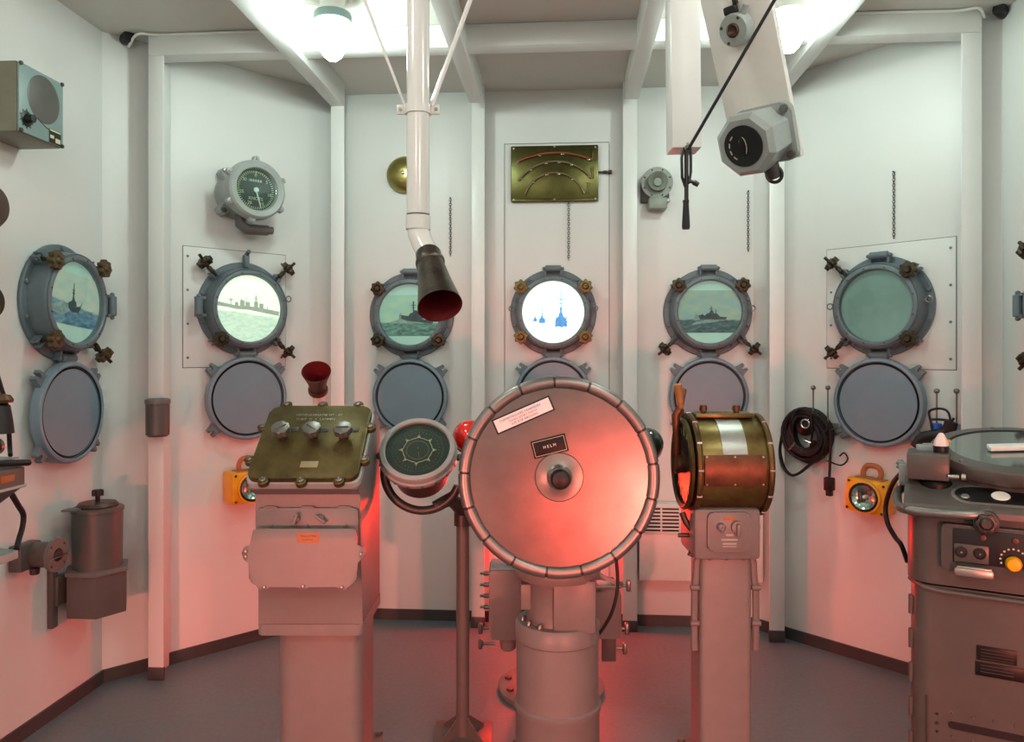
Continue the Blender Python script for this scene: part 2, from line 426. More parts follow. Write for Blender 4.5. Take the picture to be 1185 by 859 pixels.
def porthole(M, label, pic, dogs, hinges=(90,), eyes=(0, 180), nutm='bronze', plate=None, glass='glass', wide=1.0, lug_angles=(40, 140, 222, 318), clasp=False):
    t = thing('porthole', label, 'porthole', M, 'portholes around the bay')
    b = B(); b.lathe([(.135, .001), (.202, .001), (.202, .010), (.198, .014), (.160, .014), (.135, .014)], 64)
    obj('mounting_flange', b, 'navy', t)
    many('flange_bolt', lambda b: b.lathe([(.0085, -.001), (.0085, .006), (.006, .008), (0, .008)], 8), 'navy', t, [(.189*math.cos(R(18+36*i)), .189*math.sin(R(18+36*i)), .014) for i in range(10)])
    b = B(); b.lathe([(.150, .013), (.178, .013), (.176, .028), (.171, .05), (.171, .071), (.168, .076), (.1665, .073), (.164, .073), (.1625, .079), (.159, .0815), (.148, .0815), (.144, .078), (.142, .06), (.142, .016)], 72)
    bez = obj('window_frame', b, 'navy', t)
    many('frame_screw', lambda b: b.lathe([(.0032, -.001), (.0032, .0017), (0, .0023)], 8), 'dkmetal', bez, [(.153*math.cos(R(15+30*i)), .153*math.sin(R(15+30*i)), .0815) for i in range(12)])
    b = B(); b.lathe([(0, .070), (.1425, .070), (.1425, .073), (0, .073)], 64); obj('glass_pane', b, glass, t)
    pic(t)
    for a in hinges: hinge(t, a, *((.203,) if a == 90 else (.216, 'hinge', .03)))
    hinge(t, 270, .196)
    for a in eyes: eye(t, a)
    for a, mode in dogs: dog(t, a, mode, nutm)
    if clasp:
        b = B(); b.box((0, .205, .03), (.022, .055, .03), .005); b.cyl((0, .225, .02), (0, .245, .06), .009, seg=12); obj('clasp', b, 'navy', t)
    # deadlight: the blank metal cover hanging open on the lower hinge
    D = T(0, -.385, 0)
    b = B(); b.lathe([(0, .052), (.152, .052), (.156, .046), (.159, .046), (.162, .058), (.166, .060), (.174, .058), (.178, .052), (.178, .026), (.170, .020), (0, .020)], 72, D)
    dl = obj('deadlight_cover', b, 'navylid', t)
    b = B(); b.lathe([(.152, .0528), (.156, .0465), (.1595, .0465), (.161, .0560)], 72, D); obj('gasket', b, 'black', dl)
    b = B(); b.box((0, -.20, .034), (.062, .03, .026), .004); obj('hinge_arm', b, 'navy', dl)
    for a in lug_angles:
        Mz = D @ RZ(a); b = B()
        b.prism([(.165, -.030), (.195, -.022), (.214, -.019), (.214, -.007), (.194, -.006), (.194, .006), (.214, .007), (.214, .019), (.195, .022), (.165, .030)], .024, .046, Mz, bev=.002)
        obj('lug', b, 'navy', dl)
    if plate:
        b = B(); w, h, cx, cy = plate; b.box((cx, cy, .002), (w, h, .004), .001)
        pl = obj('backing_plate', b, 'wall', t)
        b = B(); b.box((cx, cy, .0008), (w+.005, h+.005, .0016)); obj('plate_joint', b, 'greymid', pl)
        many('plate_screw', lambda b: b.lathe([(.006, -.001), (.005, .002), (0, .003)], 10), 'steel', pl, [(cx+sx*(w/2-.018), cy+fy*h, .004) for sx in (-1, 1) for fy in (-.42, -.14, .14, .42)])
    return t
PZ = .038
def disc(parent, name, m, z=.020+.038, r=.1425):
    b = B(); b.lathe([(0, z), (r, z), (r, z-.003), (0, z-.003)], 56); return obj(name, b, m, parent)
def chordpoly(r, y0, y1, n=24):
    p = []
    a0, a1 = math.asin(y0/r), math.asin(y1/r)
    for i in range(n+1): a = a0+(a1-a0)*i/n; p.append((r*math.cos(a), r*math.sin(a)))
    for i in range(n+1): a = math.pi-a1+(a1-a0)*i/n; p.append((r*math.cos(a), r*math.sin(a)))
    return p
def picband(parent, m, y0, y1, rot=0):
    b = B(); b.prism(chordpoly(.142, y0, y1), .0205+PZ, .0220+PZ); o = obj('picture', b, m, parent); o.rotation_euler = (0, 0, R(rot)); return o
def sil(parent, name, polys, m, z0=.0220, z1=.0232, M=None):
    b = B()
    for p in polys: b.prism(p, z0+PZ, z1+PZ, M)
    return obj(name, b, m, parent)
def rc(x0, y0, x1, y1): return [(x0, y0), (x1, y0), (x1, y1), (x0, y1)]
S = .001
def mm(p): return [(x*S, y*S) for x, y in p]
def pic_left(t):
    disc(t, 'picture_mount', 'mint_glow'); p = picband(t, 'pic_storm', -.082, .098, -6)
    sil(p, 'painted_ship', [mm([(-34, -8), (-30, -26), (-8, -36), (22, -34), (34, -18), (30, -10), (8, -16), (-10, -12)]), mm([(-24, -12), (-20, 2), (-14, 4), (-12, 16), (-4, 17), (0, 6), (8, 2), (12, -14)]), mm([(-11, 14), (-9.5, 66), (-7.5, 66), (-5, 14)]), mm(rc(-17, 40, -1, 42.5)), mm(rc(-14, 28, -3, 34)), mm(rc(-30, -10, -22, -2))], 'shipdark')
    sil(p, 'painted_foam', [mm([(-118, -24), (-60, -4), (-30, -16), (-22, -34), (-60, -52), (-118, -46)]), mm([(20, -28), (34, -4), (44, 8), (40, -18), (52, -30), (30, -36)])], 'foam', .0218, .0224)
def pic_pale(t):
    disc(t, 'picture_mount', 'litpale'); p = picband(t, 'pic_lit', -.1415, .1415)
    hull = mm([(-138, 8), (-90, 2), (-60, -4), (0, -6), (60, -16), (136, -28), (137, -8), (100, -2), (60, 4), (0, 10), (-60, 12), (-138, 26)])
    tops = [mm(rc(-62, 10, -48, 26)), mm(rc(-40, 8, -20, 34)), mm(rc(-16, 8, 4, 28)), mm(rc(22, 4, 40, 30)), mm(rc(28, 28, 34, 58)), mm(rc(20, 42, 42, 45)), mm(rc(46, 2, 64, 24)), mm(rc(-82, 14, -78, 42)), mm(rc(-88, 32, -70, 37)), mm(rc(80, -4, 84, 12)), mm(rc(-14, 26, -11, 48)), mm(rc(-36, 32, -30, 40))]
    sil(p, 'ship_in_picture', [hull] + tops, 'shipgrey')
def pic_green(t):
    disc(t, 'picture_mount', 'mint_glow'); p = picband(t, 'pic_green', -.100, .092)
    sil(p, 'painted_ship', [mm([(-40, -2), (-36, -22), (0, -30), (60, -38), (110, -42), (112, -30), (60, -22), (20, -8), (-10, -6)]), mm([(-6, -8), (4, 6), (14, 8), (20, 20), (36, 20), (42, 8), (60, 2), (66, -22)]), mm(rc(16, 18, 22, 62)), mm(rc(8, 42, 32, 44.5)), mm(rc(11, 32, 28, 34)), mm(rc(40, 0, 46, 24))], 'shipdark')
    sil(p, 'painted_foam', [mm([(-48, 2), (-40, 10), (-34, -10), (-20, -24), (40, -38), (-20, -40), (-90, -36), (-50, -22)])], 'foam', .0218, .0224)
def pic_lit3(t):
    disc(t, 'picture_mount', 'litwhite')
    def sh(cx, cy, s):
        q = lambda p: [((cx+x*s)*S, (cy+y*s)*S) for x, y in p]
        return [q([(-28, 0), (-26, 26), (-22, 44), (-12, 48), (-8, 66), (8, 66), (12, 48), (22, 42), (28, 28), (28, 0), (14, 4), (4, -2), (-8, 4)]), q([(-4, 64), (-5, 92), (5, 92), (4, 64)]), q(rc(-2, 90, 2, 168)), q(rc(-24, 126, 22, 129)), q(rc(-16, 108, 16, 110.5)), q(rc(-30, 38, -26, 54)), q(rc(24, 36, 28, 52))]
    for cx, cy, s in ((36, -70, 1.0), (-51, -52, .52), (-83, -44, .32)):
        sil(t, 'ship_in_picture', sh(cx, cy, s), 'blueprint', .0202, .0214)
def pic_grey(t):
    disc(t, 'picture_mount', 'mint_glow'); p = picband(t, 'pic_grey', -.094, .098)
    sil(p, 'painted_ship', [mm([(-52, -14), (-44, -34), (20, -34), (72, -34), (78, -24), (40, -20), (10, -16)]), mm([(-20, -18), (-14, -6), (-2, -4), (4, 8), (14, 8), (18, -6), (34, -8), (46, -20)]), mm(rc(5, 6, 9, 26)), mm(rc(26, -8, 29, 12)), mm(rc(-2, 14, 16, 16)), mm(rc(-38, -18, -28, -10))], 'shipdark')
    sil(p, 'painted_foam', [mm([(-74, -34), (-66, -14), (-56, -10), (-46, -34)]), mm([(-60, -42), (0, -36), (70, -36), (20, -46), (-30, -52), (-90, -60)])], 'foam', .0218, .0224)
def pic_empty(t): disc(t, 'picture_mount', 'mintdark_glow')
f, o_ = 'front', 'out'
porthole(mount('left', 91, 350, .075), 'left-hand wall porthole with painting of a warship in blue stormy sea', pic_left, [(45, f), (135, f), (225, f), (315, o_)], hinges=(0,), eyes=(), nutm='palebronze')
porthole(mount('left45', 290, 357, .075), 'porthole lit from behind showing a pale photo of a moored grey warship', pic_pale, [(135, o_), (45, o_), (225, f), (315, o_)], hinges=(180,), eyes=(15,), clasp=True, plate=(.45, .50, -.03, .0))
porthole(mount('back', 473, 364, .075), 'porthole behind the hanging speaking tube, green painting of a warship', pic_green, [(140, f), (40, f), (220, f), (320, f)], eyes=())
porthole(mount('back', 640, 361, .075), 'brightly lit middle porthole with three blue ships, below the brass clinometer', pic_lit3, [(142, f), (38, f), (218, f), (322, f)], eyes=(5, 175), nutm='brassnut')
porthole(mount('back', 822, 361, .075), 'porthole above the engine telegraph with dull grey sea painting', pic_grey, [(140, f), (40, f), (220, o_), (320, o_)], eyes=(5,))
porthole(mount('right45', 1012, 354, .075), 'empty porthole with teal glass and no picture, on the right-hand angled wall', pic_empty, [(135, o_), (45, f), (225, o_), (315, f)], eyes=(178, 5), glass='glass_teal', plate=(.50, .50, .02, 0))
porthole(mount('right', 1222, 349, .075), 'porthole cut off by the right edge, only its clamps and hinge showing', pic_empty, [(135, o_), (45, o_), (225, o_), (315, f)], hinges=(180, ), glass='glass_teal')
def smooth(pts, n=8):
    P = [Vector(p) for p in pts]; P = [P[0]*2-P[1]] + P + [P[-1]*2-P[-2]]; out = []
    for i in range(1, len(P)-2):
        for j in range(n):
            s = j/n; a, b_, c, d = P[i-1:i+3]
            out.append(.5*((2*b_)+(c-a)*s+(2*a-5*b_+4*c-d)*s*s+(3*b_-a-3*c+d)*s**3))
    out.append(P[-2]); return out

# ------------------------------------------------------------------ lamps on the ceiling
def bulb_lamp(u, zc, label, ringm):
    p = C((u-U0)/F*zc, zc, CEIL)
    t = thing('ceiling_lamp', label, 'lamp', Matrix.Translation(p), 'bare ceiling lamps')
    b = B(); b.lathe([(0, 0), (.052, 0), (.052, -.012), (.040, -.016), (.039, -.070), (0, -.070)], 28)
    for a in (20, 140, 260): b.box((.056, 0, -.006), (.026, .022, .012), .003, RZ(a))
    obj('lamp_base', b, 'white', t)
    b = B(); b.lathe([(.036, -.064), (.063, -.066), (.065, -.074), (.063, -.094), (.052, -.100), (.045, -.096)], 32); obj('lamp_collar', b, ringm, t)
    b = B(); b.lathe([(.030, -.092), (.048, -.104), (.052, -.130), (.050, -.160), (.042, -.190), (.030, -.212), (.015, -.224), (0, -.228)], 28); obj('bulb', b, 'bulb', t)
    b = B(); b.tube([(-.02, 0, -.03), (-.05, 0, -.035), (-.09, .02, -.02), (-.13, .03, -.006), (-.17, .0, -.006)], .004, 8); obj('supply_cable', b, 'white', t)
bulb_lamp(385, 2.62, 'glowing bulb under the ceiling left of the white speaking tube', 'teal')
bulb_lamp(913, 2.55, 'glowing bulb under the ceiling partly behind the slanting white board', 'white')

# ------------------------------------------------------------------ slanting board, hanging duct, pull handle
def camvec(x, z, up): return Vector((x*cs_ - z*sn_, x*sn_ + z*cs_, up))
ph, pt = R(47), R(24)
n_ = camvec(-math.sin(ph)*math.cos(pt), -math.cos(ph)*math.cos(pt), -math.sin(pt)); t_ = camvec(math.cos(ph), -math.sin(ph), 0); u_ = n_.cross(t_)
corner = at(928, 186, 1.75)
BM = Matrix(((t_.x, u_.x, n_.x, corner.x), (t_.y, u_.y, n_.y, corner.y), (t_.z, u_.z, n_.z, corner.z), (0, 0, 0, 1)))
Lb = (CEIL - corner.z)/u_.z
t = thing('hanging_board', 'slanting white board hanging from the ceiling with two grey instruments on it', 'board', BM)
b = B(); b.box((-.082, Lb/2-.006, -.009), (.164, Lb-.03, .018), .002); obj('board', b, 'white', t)
b = B(); b.box((-.082, Lb-.07, -.026), (.10, .10, .02), .003); obj('hanger_bracket', b, 'trim', t)
def on_board(u, v):
    o = Vector((0, 0, CZ)); d = at(u, v, 1.0)-o; k_ = (corner-o).dot(n_)/d.dot(n_); q = BM.inverted() @ (o+d*k_)
    return BM @ T(q.x, q.y, 0)
def scale_about(M, s): return M @ Matrix.Diagonal((s, s, s, 1))
# big octagonal selector
M0 = on_board(889, 155)
t = thing('selector_switch', 'octagonal grey rotary switch box with black dial, low on the slanting white board', 'switch', M0 @ RZ(-2))
b = B(); b.prism(rrect(.142, .132, .022), 0, .016, bev=.003); obj('base_plate', b, 'gauge', t)
oc = lambda r, a0=22.5: [(r*math.cos(R(a0+45*i)), r*math.sin(R(a0+45*i))) for i in range(8)]
b = B(); o8 = oc(.066); i8 = oc(.072)
vs_ = [(x, y, .014) for x, y in o8] + [(x, y, .070) for x, y in i8] + [(x*1.02, y*1.02, .108) for x, y in i8] + [(x*.86, y*.86, .120) for x, y in i8]
fs_ = [tuple(range(24, 32)), tuple(range(7, -1, -1))]
for r_ in range(3):
    for i in range(8): fs_.append((r_*8+i, r_*8+(i+1) % 8, r_*8+8+(i+1) % 8, r_*8+8+i))
b._add(vs_, fs_); body = obj('octagonal_body', b, 'gauge', t, smooth=20)
b = B(); b.lathe([(.046, .1205), (.046, .123), (.042, .1225), (0, .1225)], 40); dl = obj('dial', b, 'dial', t)
b = B(); b.tube([(.015*math.cos(a)*.55, .02*math.sin(a), .1235) for a in [2*math.pi*i/20 for i in range(20)]], .0012, 6, closed=True)
obj('pointer_outline', b, 'mark', dl)
b = B(); b.prism([(-.004, -.022), (.004, -.022), (.0075, 0), (0, .024), (-.0075, 0)], .1225, .132, bev=.002); obj('selector_knob', b, 'black', t)
many('scale_mark', lambda b: b.box((0, .033, .1232), (.010, .0024, .0012)), 'mark', dl, [RZ(a) for a in (50, 80, 108, 136)])
many('base_bolt', lambda b: b.lathe([(.010, 0), (.010, .008), (0, .010)], 6), 'steel', t, [(sx*.056, sy*.052, .016) for sx in (-1, 1) for sy in (-1, 1)])
b = B(); b.cyl((.01, -.055, .04), (.02, -.098, .04), .020, .017, seg=18, bev=.003); b.ring((.0185, -.088, .04), .019, .004, 18, None)
obj('cable_gland', b, 'dkmetal', t)
# small round socket
t = thing('round_socket', 'small round grey socket with black plug, high on the slanting white board', 'socket', on_board(856, 33))
b = B(); b.lathe([(0, 0), (.036, 0), (.036, .026), (.033, .032), (.016, .033), (.016, .022), (0, .022)], 32); obj('housing', b, 'gauge', t)
b = B(); b.lathe([(.0155, .028), (.0155, .034), (.012, .036), (.007, .030), (0, .028)], 20); obj('socket_face', b, 'brownmetal', t)
b = B(); b.box((-.002, .043, .018), (.030, .018, .018), .004); b.box((.012, .058, .018), (.010, .014, .012), .002); obj('plug', b, 'black', t)
b = B(); b.cyl((.022, .026, .016), (.034, .044, .016), .006, .007, seg=12); obj('side_gland', b, 'gauge', t)
many('cover_screw', lambda b: b.lathe([(.004, 0), (.003, .002), (0, .0025)], 8), 'dkmetal', t, [(-.026, .012, .032), (.018, .022, .032), (-.016, -.024, .032)])
# hanging duct
zc = 1.60; q = at(795, 171, zc)
t = thing('hanging_duct', 'square white duct hanging from the ceiling above a black pull lever', 'duct', Matrix.Translation(q) @ RZ(4))
b = B(); b.box((0, .03, (CEIL-q.z)/2-.001), (.062, .062, CEIL-q.z-.003), .002); d_ = obj('duct', b, 'trim', t); d_.rotation_euler = (0, R(-.6), 0)
b = B(); b.box((-.007, .03, CEIL-q.z-.006), (.10, .10, .010), .002); obj('ceiling_plate', b, 'trim', t)
zc = 1.585; q = at(796, 172, zc)
t = thing('hanging_lever', 'black pull lever hanging under the square white duct', 'handle', Matrix.Translation(q) @ RZ(4))
px = zc/F
b = B(); b.tube([(-.010, 0, .0), (-.013, 0, -.02), (-.012, 0, -.06), (-.006, 0, -.078), (.002, 0, -.072), (.006, 0, -.05), (.006, 0, -.015), (.004, 0, .002)], .004, 8, flat=(.006, .003)); obj('strap', b, 'black', t)
b = B(); b.cyl((-.003, 0, 0), (-.003, 0, -.110), .0045, seg=10); obj('rod', b, 'black', t)
b = B(); b.lathe([(0, -.168), (.0075, -.168), (.0085, -.162), (.006, -.115), (.007, -.108), (0, -.106)], 16, T(-.004, 0, 0)); obj('grip', b, 'black', t)
b = B(); b.cyl((0, 0, -.066), (.012, 0, -.070), .004, seg=8); b.cyl((.012, 0, -.070), (.022, 0, -.076), .006, .005, seg=10); obj('catch', b, 'dkmetal', t)
b = B(); b.ring((0, 0, .002), .006, .002, 14, RX(90)); b.cyl((0, 0, .0), (0, 0, .012), .003, seg=8); obj('hook', b, 'steel', t)
b = B(); p0, p1 = at(797, 172, 1.575), at(1218, -567, 1.11); b.tube([p0, (p0*2+p1)/3+Vector((0, 0, -.004)), (p0+p1*2)/3+Vector((0, 0, -.003)), p1], .0034, 8)
tag(obj('black_cord', b, 'rubber'), 'thin black cord running up to the right from the hanging lever', 'cord')

# ------------------------------------------------------------------ speaking tube hanging from the ceiling
zc = 1.75; s = zc/F
q = C((484-U0)*s, zc, 0); ZT = lambda v: CZ+(V0-v)*s
t = thing('speaking_tube', 'white speaking tube hanging from the ceiling with a red mouthed metal horn', 'speaking tube', Matrix.Translation(q) @ RZ(4))
b = B(); b.lathe([(0, CEIL-.001), (.0255, CEIL-.001), (.0262, ZT(133)), (.0268, ZT(248)), (0, ZT(250))], 28); obj('upper_pipe', b, 'whitegloss', t)
b = B(); b.lathe([(.0265, ZT(250)), (.0285, ZT(250)), (.0285, ZT(266)), (.0265, ZT(266)), (.0265, ZT(250))], 28); obj('sleeve', b, 'whitegloss', t)
b = B(); b.tube([(.0, 0, ZT(264)), (.002, -.003, ZT(271)), (.010, -.012, ZT(281)), (.020, -.022, ZT(291)), (.027, -.030, ZT(298))], .025, 24); obj('elbow', b, 'whitegloss', t)
dh = Vector((.22, -.62, -.75)).normalized(); hp = Vector((.026, -.026, ZT(296)))
MH = Matrix.Translation(hp) @ dh.to_track_quat('Z', 'Y').to_matrix().to_4x4()
b = B(); b.lathe([(.027, -.004), (.029, 0), (.029, .022), (.033, .026), (.033, .032), (.030, .036), (.033, .060), (.038, .100), (.0485, .165), (.0475, .1652)], 40, MH); obj('horn', b, 'hornmetal', t)
b = B(); b.lathe([(.0474, .1650), (.037, .100), (.030, .050), (.024, .02), (0, .02)], 40, MH); obj('horn_lining', b, 'red_in', t, 'red inside of the horn')
b = B(); zz = ZT(127); b.lathe([(.026, zz-.011), (.0295, zz-.011), (.0295, zz+.011), (.026, zz+.011), (.026, zz-.011)], 28)
for sx in (-1, 1): b.box((sx*.038, 0, zz), (.022, .006, .022), .002)
cl = obj('pipe_clamp', b, 'whitegloss', t)
many('clamp_bolt', lambda b: b.cyl((0, -.007, 0), (0, .007, 0), .004, seg=8), 'steel', cl, [(-.041, 0, zz), (.041, 0, zz)])
for sx, du in ((-1, 421-484), (1, 545-484)):
    vtop = V0 - (CEIL-CZ)/s; f_ = (127-vtop)/127.0
    xt = sx*.030 + (du*s - sx*.030)*f_
    b = B(); b.cyl((sx*.030, 0, zz+.008), (xt, .0, CEIL-.002), .0034 if sx < 0 else .0055, seg=8); obj('stay_rod', b, 'whitegloss', t)

# ------------------------------------------------------------------ things on the back wall
t = thing('ship_bell', 'round brass bell dome on the wall behind the speaking tube', 'bell', mount('back', 468, 202, .02))
b = B(); b.lathe([(.086, .012), (.087, .016), (.080, .032), (.062, .046), (.036, .054), (.012, .057), (0, .057)], 48); obj('dome', b, 'bell', t)
b = B(); b.lathe([(.009, .056), (.009, .062), (.005, .065), (0, .065)], 12); obj('centre_bolt', b, 'chrome', t)
b = B(); b.lathe([(0, .0005), (.03, .0005), (.03, .014), (0, .016)], 20); obj('back_mount', b, 'grey', t)
t = thing('clinometer', 'brass plate with three curved liquid tubes, above the lit porthole', 'clinometer', mount('back', 641.5, 200.5, .02))
W_, H_ = .408, .262
b = B(); b.box((0, 0, .010), (W_, H_, .018), .006); b.box((0, -H_/2+.006, .013), (W_-.004, .014, .018), .004); obj('plate', b, 'brassplate', t)
cpx = .41/913; K = lambda x, y: Vector(((x-518)*cpx, (380-y)*cpx, .026))
def arc3(a, m_, c, n=20):
    ax, ay = a; mx, my = m_; cx, cy = c
    d = 2*(ax*(my-cy)+mx*(cy-ay)+cx*(ay-my))
    ux = ((ax**2+ay**2)*(my-cy)+(mx**2+my**2)*(cy-ay)+(cx**2+cy**2)*(ay-my))/d
    uy = ((ax**2+ay**2)*(cx-mx)+(mx**2+my**2)*(ax-cx)+(cx**2+cy**2)*(mx-ax))/d
    r = math.hypot(ax-ux, ay-uy); t0 = math.atan2(ay-uy, ax-ux); t1 = math.atan2(cy-uy, cx-ux)
    return [(ux+r*math.cos(t0+(t1-t0)*i/n), uy+r*math.sin(t0+(t1-t0)*i/n)) for i in range(n+1)]
for (a, m_, c), mt, fr in ((((140, 255), (530, 172), (910, 252)), 'redtube', (.02, .34, .62, .97)), (((145, 455), (520, 260), (905, 445)), 'glasstube', (.08, .24, .40, .58, .74, .96)), (((212, 598), (520, 378), (830, 600)), 'glasstube', (.22, .42, .58, .76))):
    pts = [K(*p) for p in arc3(a, m_, c)]
    b = B(); b.tube(pts, .0052, 10); tb = obj('liquid_tube', b, mt, t, 'red filled tube' if mt == 'redtube' else None)
    for q in fr:
        p = pts[min(20, int(q*20))]; b = B(); b.box((p.x, p.y-.006, .024), (.014, .006, .012), .002); obj('tube_clip', b, 'chrome', tb)
for x, y, h in ((912, 195, 95), (905, 385, 120), (862, 540, 120)):
    p = K(x, y); b = B(); b.box((p.x, p.y, .022), (.007, h*cpx, .008), .002); b.box((p.x+.009, p.y, .021), (.004, h*cpx, .006), .001); obj('end_scale', b, 'brass', t)
many('plate_screw', lambda b: b.lathe([(.004, 0), (.004, .003), (0, .004)], 8), 'silver', t, [(x, y, .019) for x, y in ((-.19, .118), (.19, .118), (0, .124), (-.19, -.120), (.19, -.120), (0, -.122))])
b = B(); b.cyl((W_/2-.002, .003, .012), (W_/2+.035, .003, .012), .005, seg=10); b.sph((W_/2+.030, .003, .012), .010, 12, (1.5, .8, .8)); b.cyl((W_/2+.045, .003, .012), (W_/2+.062, .003, .012), .009, .010, seg=10); obj('drain_cock', b, 'dkmetal', t)
# horn unit
t = thing('alarm_horn', 'small grey green horn on the wall right of the clinometer', 'horn', mount('back', 760, 218, .05))
b = B(); b.box((-.004, -.01, .010), (.13, .10, .018), .004); obj('base_plate', b, 'dkmetal', t)
b = B(); b.box((.003, -.072, .045), (.082, .052, .07), .006); obj('terminal_box', b, 'hornpaint', t)
b = B(); b.lathe([(0, .018), (.060, .020), (.060, .040), (.072, .042), (.072, .052), (.042, .052)], 36, T(.002, .026, 0)); bd = obj('housing', b, 'hornpaint', t)
b = B(); b.lathe([(.040, .050), (.046, .085), (.044, .090), (.036, .082), (.024, .062), (.018, .056), (.018, .066), (.006, .068), (0, .066)], 32, T(.002, .026, 0)); obj('horn_mouth', b, 'hornpaint', t)
many('rim_bolt', lambda b: b.lathe([(.004, 0), (.004, .003), (0, .004)], 8), 'black', bd, [(.002+.062*math.cos(R(22+45*i)), .026+.062*math.sin(R(22+45*i)), .052) for i in range(8)])
b = B(); b.lathe([(.010, 0), (.010, .03), (0, .034)], 12, T(.052, -.055, .02)); obj('bracket_bolt', b, 'silver', t)
# chains
def chain(w, u, v0, v1, label, n):
    p0, p1 = wall_hit(w, u, v0, .008), wall_hit(w, u, v1, .008); L = p0.z-p1.z
    M = mount(w, u, v0, .008)
    b = B(); st = L/n
    for i in range(n):
        Mx = T(0, -st*(i+.5), .006) @ (RY(90) if i % 2 else Matrix())
        pts = [Mx @ Vector((.0050*math.cos(a), .62*st*math.sin(a), 0)) for a in [2*math.pi*j/10 for j in range(10)]]
        b.tube(pts, .0013, 5, closed=True)
    o = obj('hanging_chain', b, 'dkmetal'); o.matrix_world = M; tag(o, label, 'chain', 'thin chains hanging on the bay wall')
    b = B(); b.cyl((0, .004, -.006), (0, .004, .014), .003, seg=8); obj('chain_eye', b, 'dkmetal', o)
chain('back', 521, 230, 296, 'thin chain on the wall right of the speaking tube horn', 24)
chain('back', 658, 236, 301, 'thin chain hanging below the brass clinometer', 24)
chain('back', 866, 222, 291, 'thin chain on the wall under the octagonal switch', 26)
chain('right45', 1034, 200, 276, 'thin chain above the empty porthole on the right', 24)
# heater
M = mount('back', 811, 629, .08)
t = thing('wall_heater', 'white panel heater with top grille on the wall behind the engine telegraph', 'heater', M)
p0, p1 = wall_hit('back', 739, 583, .08), wall_hit('back', 883, 675, .08); w_, h_ = p1.x-p0.x, p0.z-p1.z
b = B(); b.box((0, 0, .045), (w_, h_, .075), .008); hb = obj('casing', b, 'heater', t)
b = B(); b.box((-w_*.17, h_*.5-.07, .0825), (w_*.60, .115, .003), .001); obj('grille_recess', b, 'black', t)
many('grille_bar', lambda b: b.box((-w_*.17, 0, .085), (w_*.60, .008, .006), .001), 'heater', t, [(0, h_*.5-.127+.0163*i, 0) for i in range(8)])
many('grille_divider', lambda b: b.box((0, h_*.5-.07, .0855), (.008, .12, .006), .001), 'heater', t, [(-w_*.17+w_*.60*(-.5+.25*i), 0, 0) for i in range(5)])
many('heater_bracket', lambda b: b.box((0, 0, .004), (.03, h_*.8, .008), .001), 'heater', t, [(-w_*.35, 0, 0), (w_*.35, 0, 0)])

# ------------------------------------------------------------------ left angled wall: speed log gauge, red horn, lantern, ashtray cup
def gauge():
    t = thing('speed_log', 'grey round speed gauge with black dial above the pale lit porthole', 'gauge', mount('left45', 279, 226, .03) @ Matrix.Diagonal((1.06, 1.06, 1.42, 1)))
    b = B(); b.lathe([(0, .002), (.098, .002), (.100, .012), (.090, .02), (.090, .100), (0, .100)], 40); bd = obj('housing', b, 'gauge', t)
    many('mounting_lug', lambda b: b.prism([(.08, -.024), (.118, -.016), (.124, 0), (.118, .016), (.08, .024)], .002, .040, None, bev=.004), 'gauge', bd, [RZ(a) for a in (132, 222, 318, 48)])
    many('lug_bolt', lambda b: b.lathe([(.011, 0), (.011, .006), (0, .008)], 6), 'steel', bd, [(.112*math.cos(R(a)), .112*math.sin(R(a)), .040) for a in (132, 222, 318, 48)])
    b = B(); b.lathe([(.090, .096), (.116, .100), (.118, .112), (.114, .134), (.106, .140), (.086, .136), (.080, .128), (.079, .118), (0, .118)], 64); bz = obj('bezel', b, 'gauge', t)
    b = B(); b.lathe([(0, .119), (.0795, .119), (.0795, .121), (0, .121)], 48); dl = obj('dial', b, 'dial', t)
    many('tick', lambda b: b.box((0, .071, .1212), (.0026, .009, .0008)), 'mark', dl, [RZ(6.6*i) for i in range(55)])
    for i, s_ in enumerate(('0', '5', '10', '15', '20', '25', '30')):
        a = R(90-(i)*51.4); text('numeral', s_, .018, 'mark', dl, T(.058*math.cos(a), .058*math.sin(a), .1216))
    text('lettering', 'KNOTS', .018, 'mark', dl, T(0, -.034, .1216))
    b = B()
    b.box((-.002, .036, .1216), (.056, .011, .0012)); wn = obj('counter_window', b, 'markdim', dl)
    text('counter_digits', '0 0 0 0 0', .013, 'white', wn, T(0, .036, .1226))
    b = B(); b.prism([(-.0035, 0), (.0035, 0), (.0012, .072), (-.0012, .072)], .123, .1245, RZ(196)); b.lathe([(.010, .1225), (.010, .127), (0, .128)], 20); obj('pointer', b, 'white', t, 'white pointer needle')
    b = B(); b.lathe([(0, .130), (.080, .130), (.080, .132), (0, .132)], 48); obj('glass_pane', b, 'glass', t)
    many('bezel_lug', lambda b: (b.prism([(.108, -.015), (.130, -.010), (.134, 0), (.130, .010), (.108, .015)], .112, .130, bev=.003), b.lathe([(.005, .130), (.005, .134), (0, .135)], 8, T(.123, 0, 0))), 'gauge', bz, [RZ(a) for a in (90, 25, -32, -98, 152, 208)])
    b = B(); b.tube([(-.02, -.088, .05), (-.02, -.125, .05), (.0, -.142, .055), (.05, -.142, .06), (.085, -.140, .062)], .021, 16); b.cyl((.085, -.14, .062), (.105, -.139, .064), .016, seg=12); obj('cable_elbow', b, 'greymid', t)
gauge()
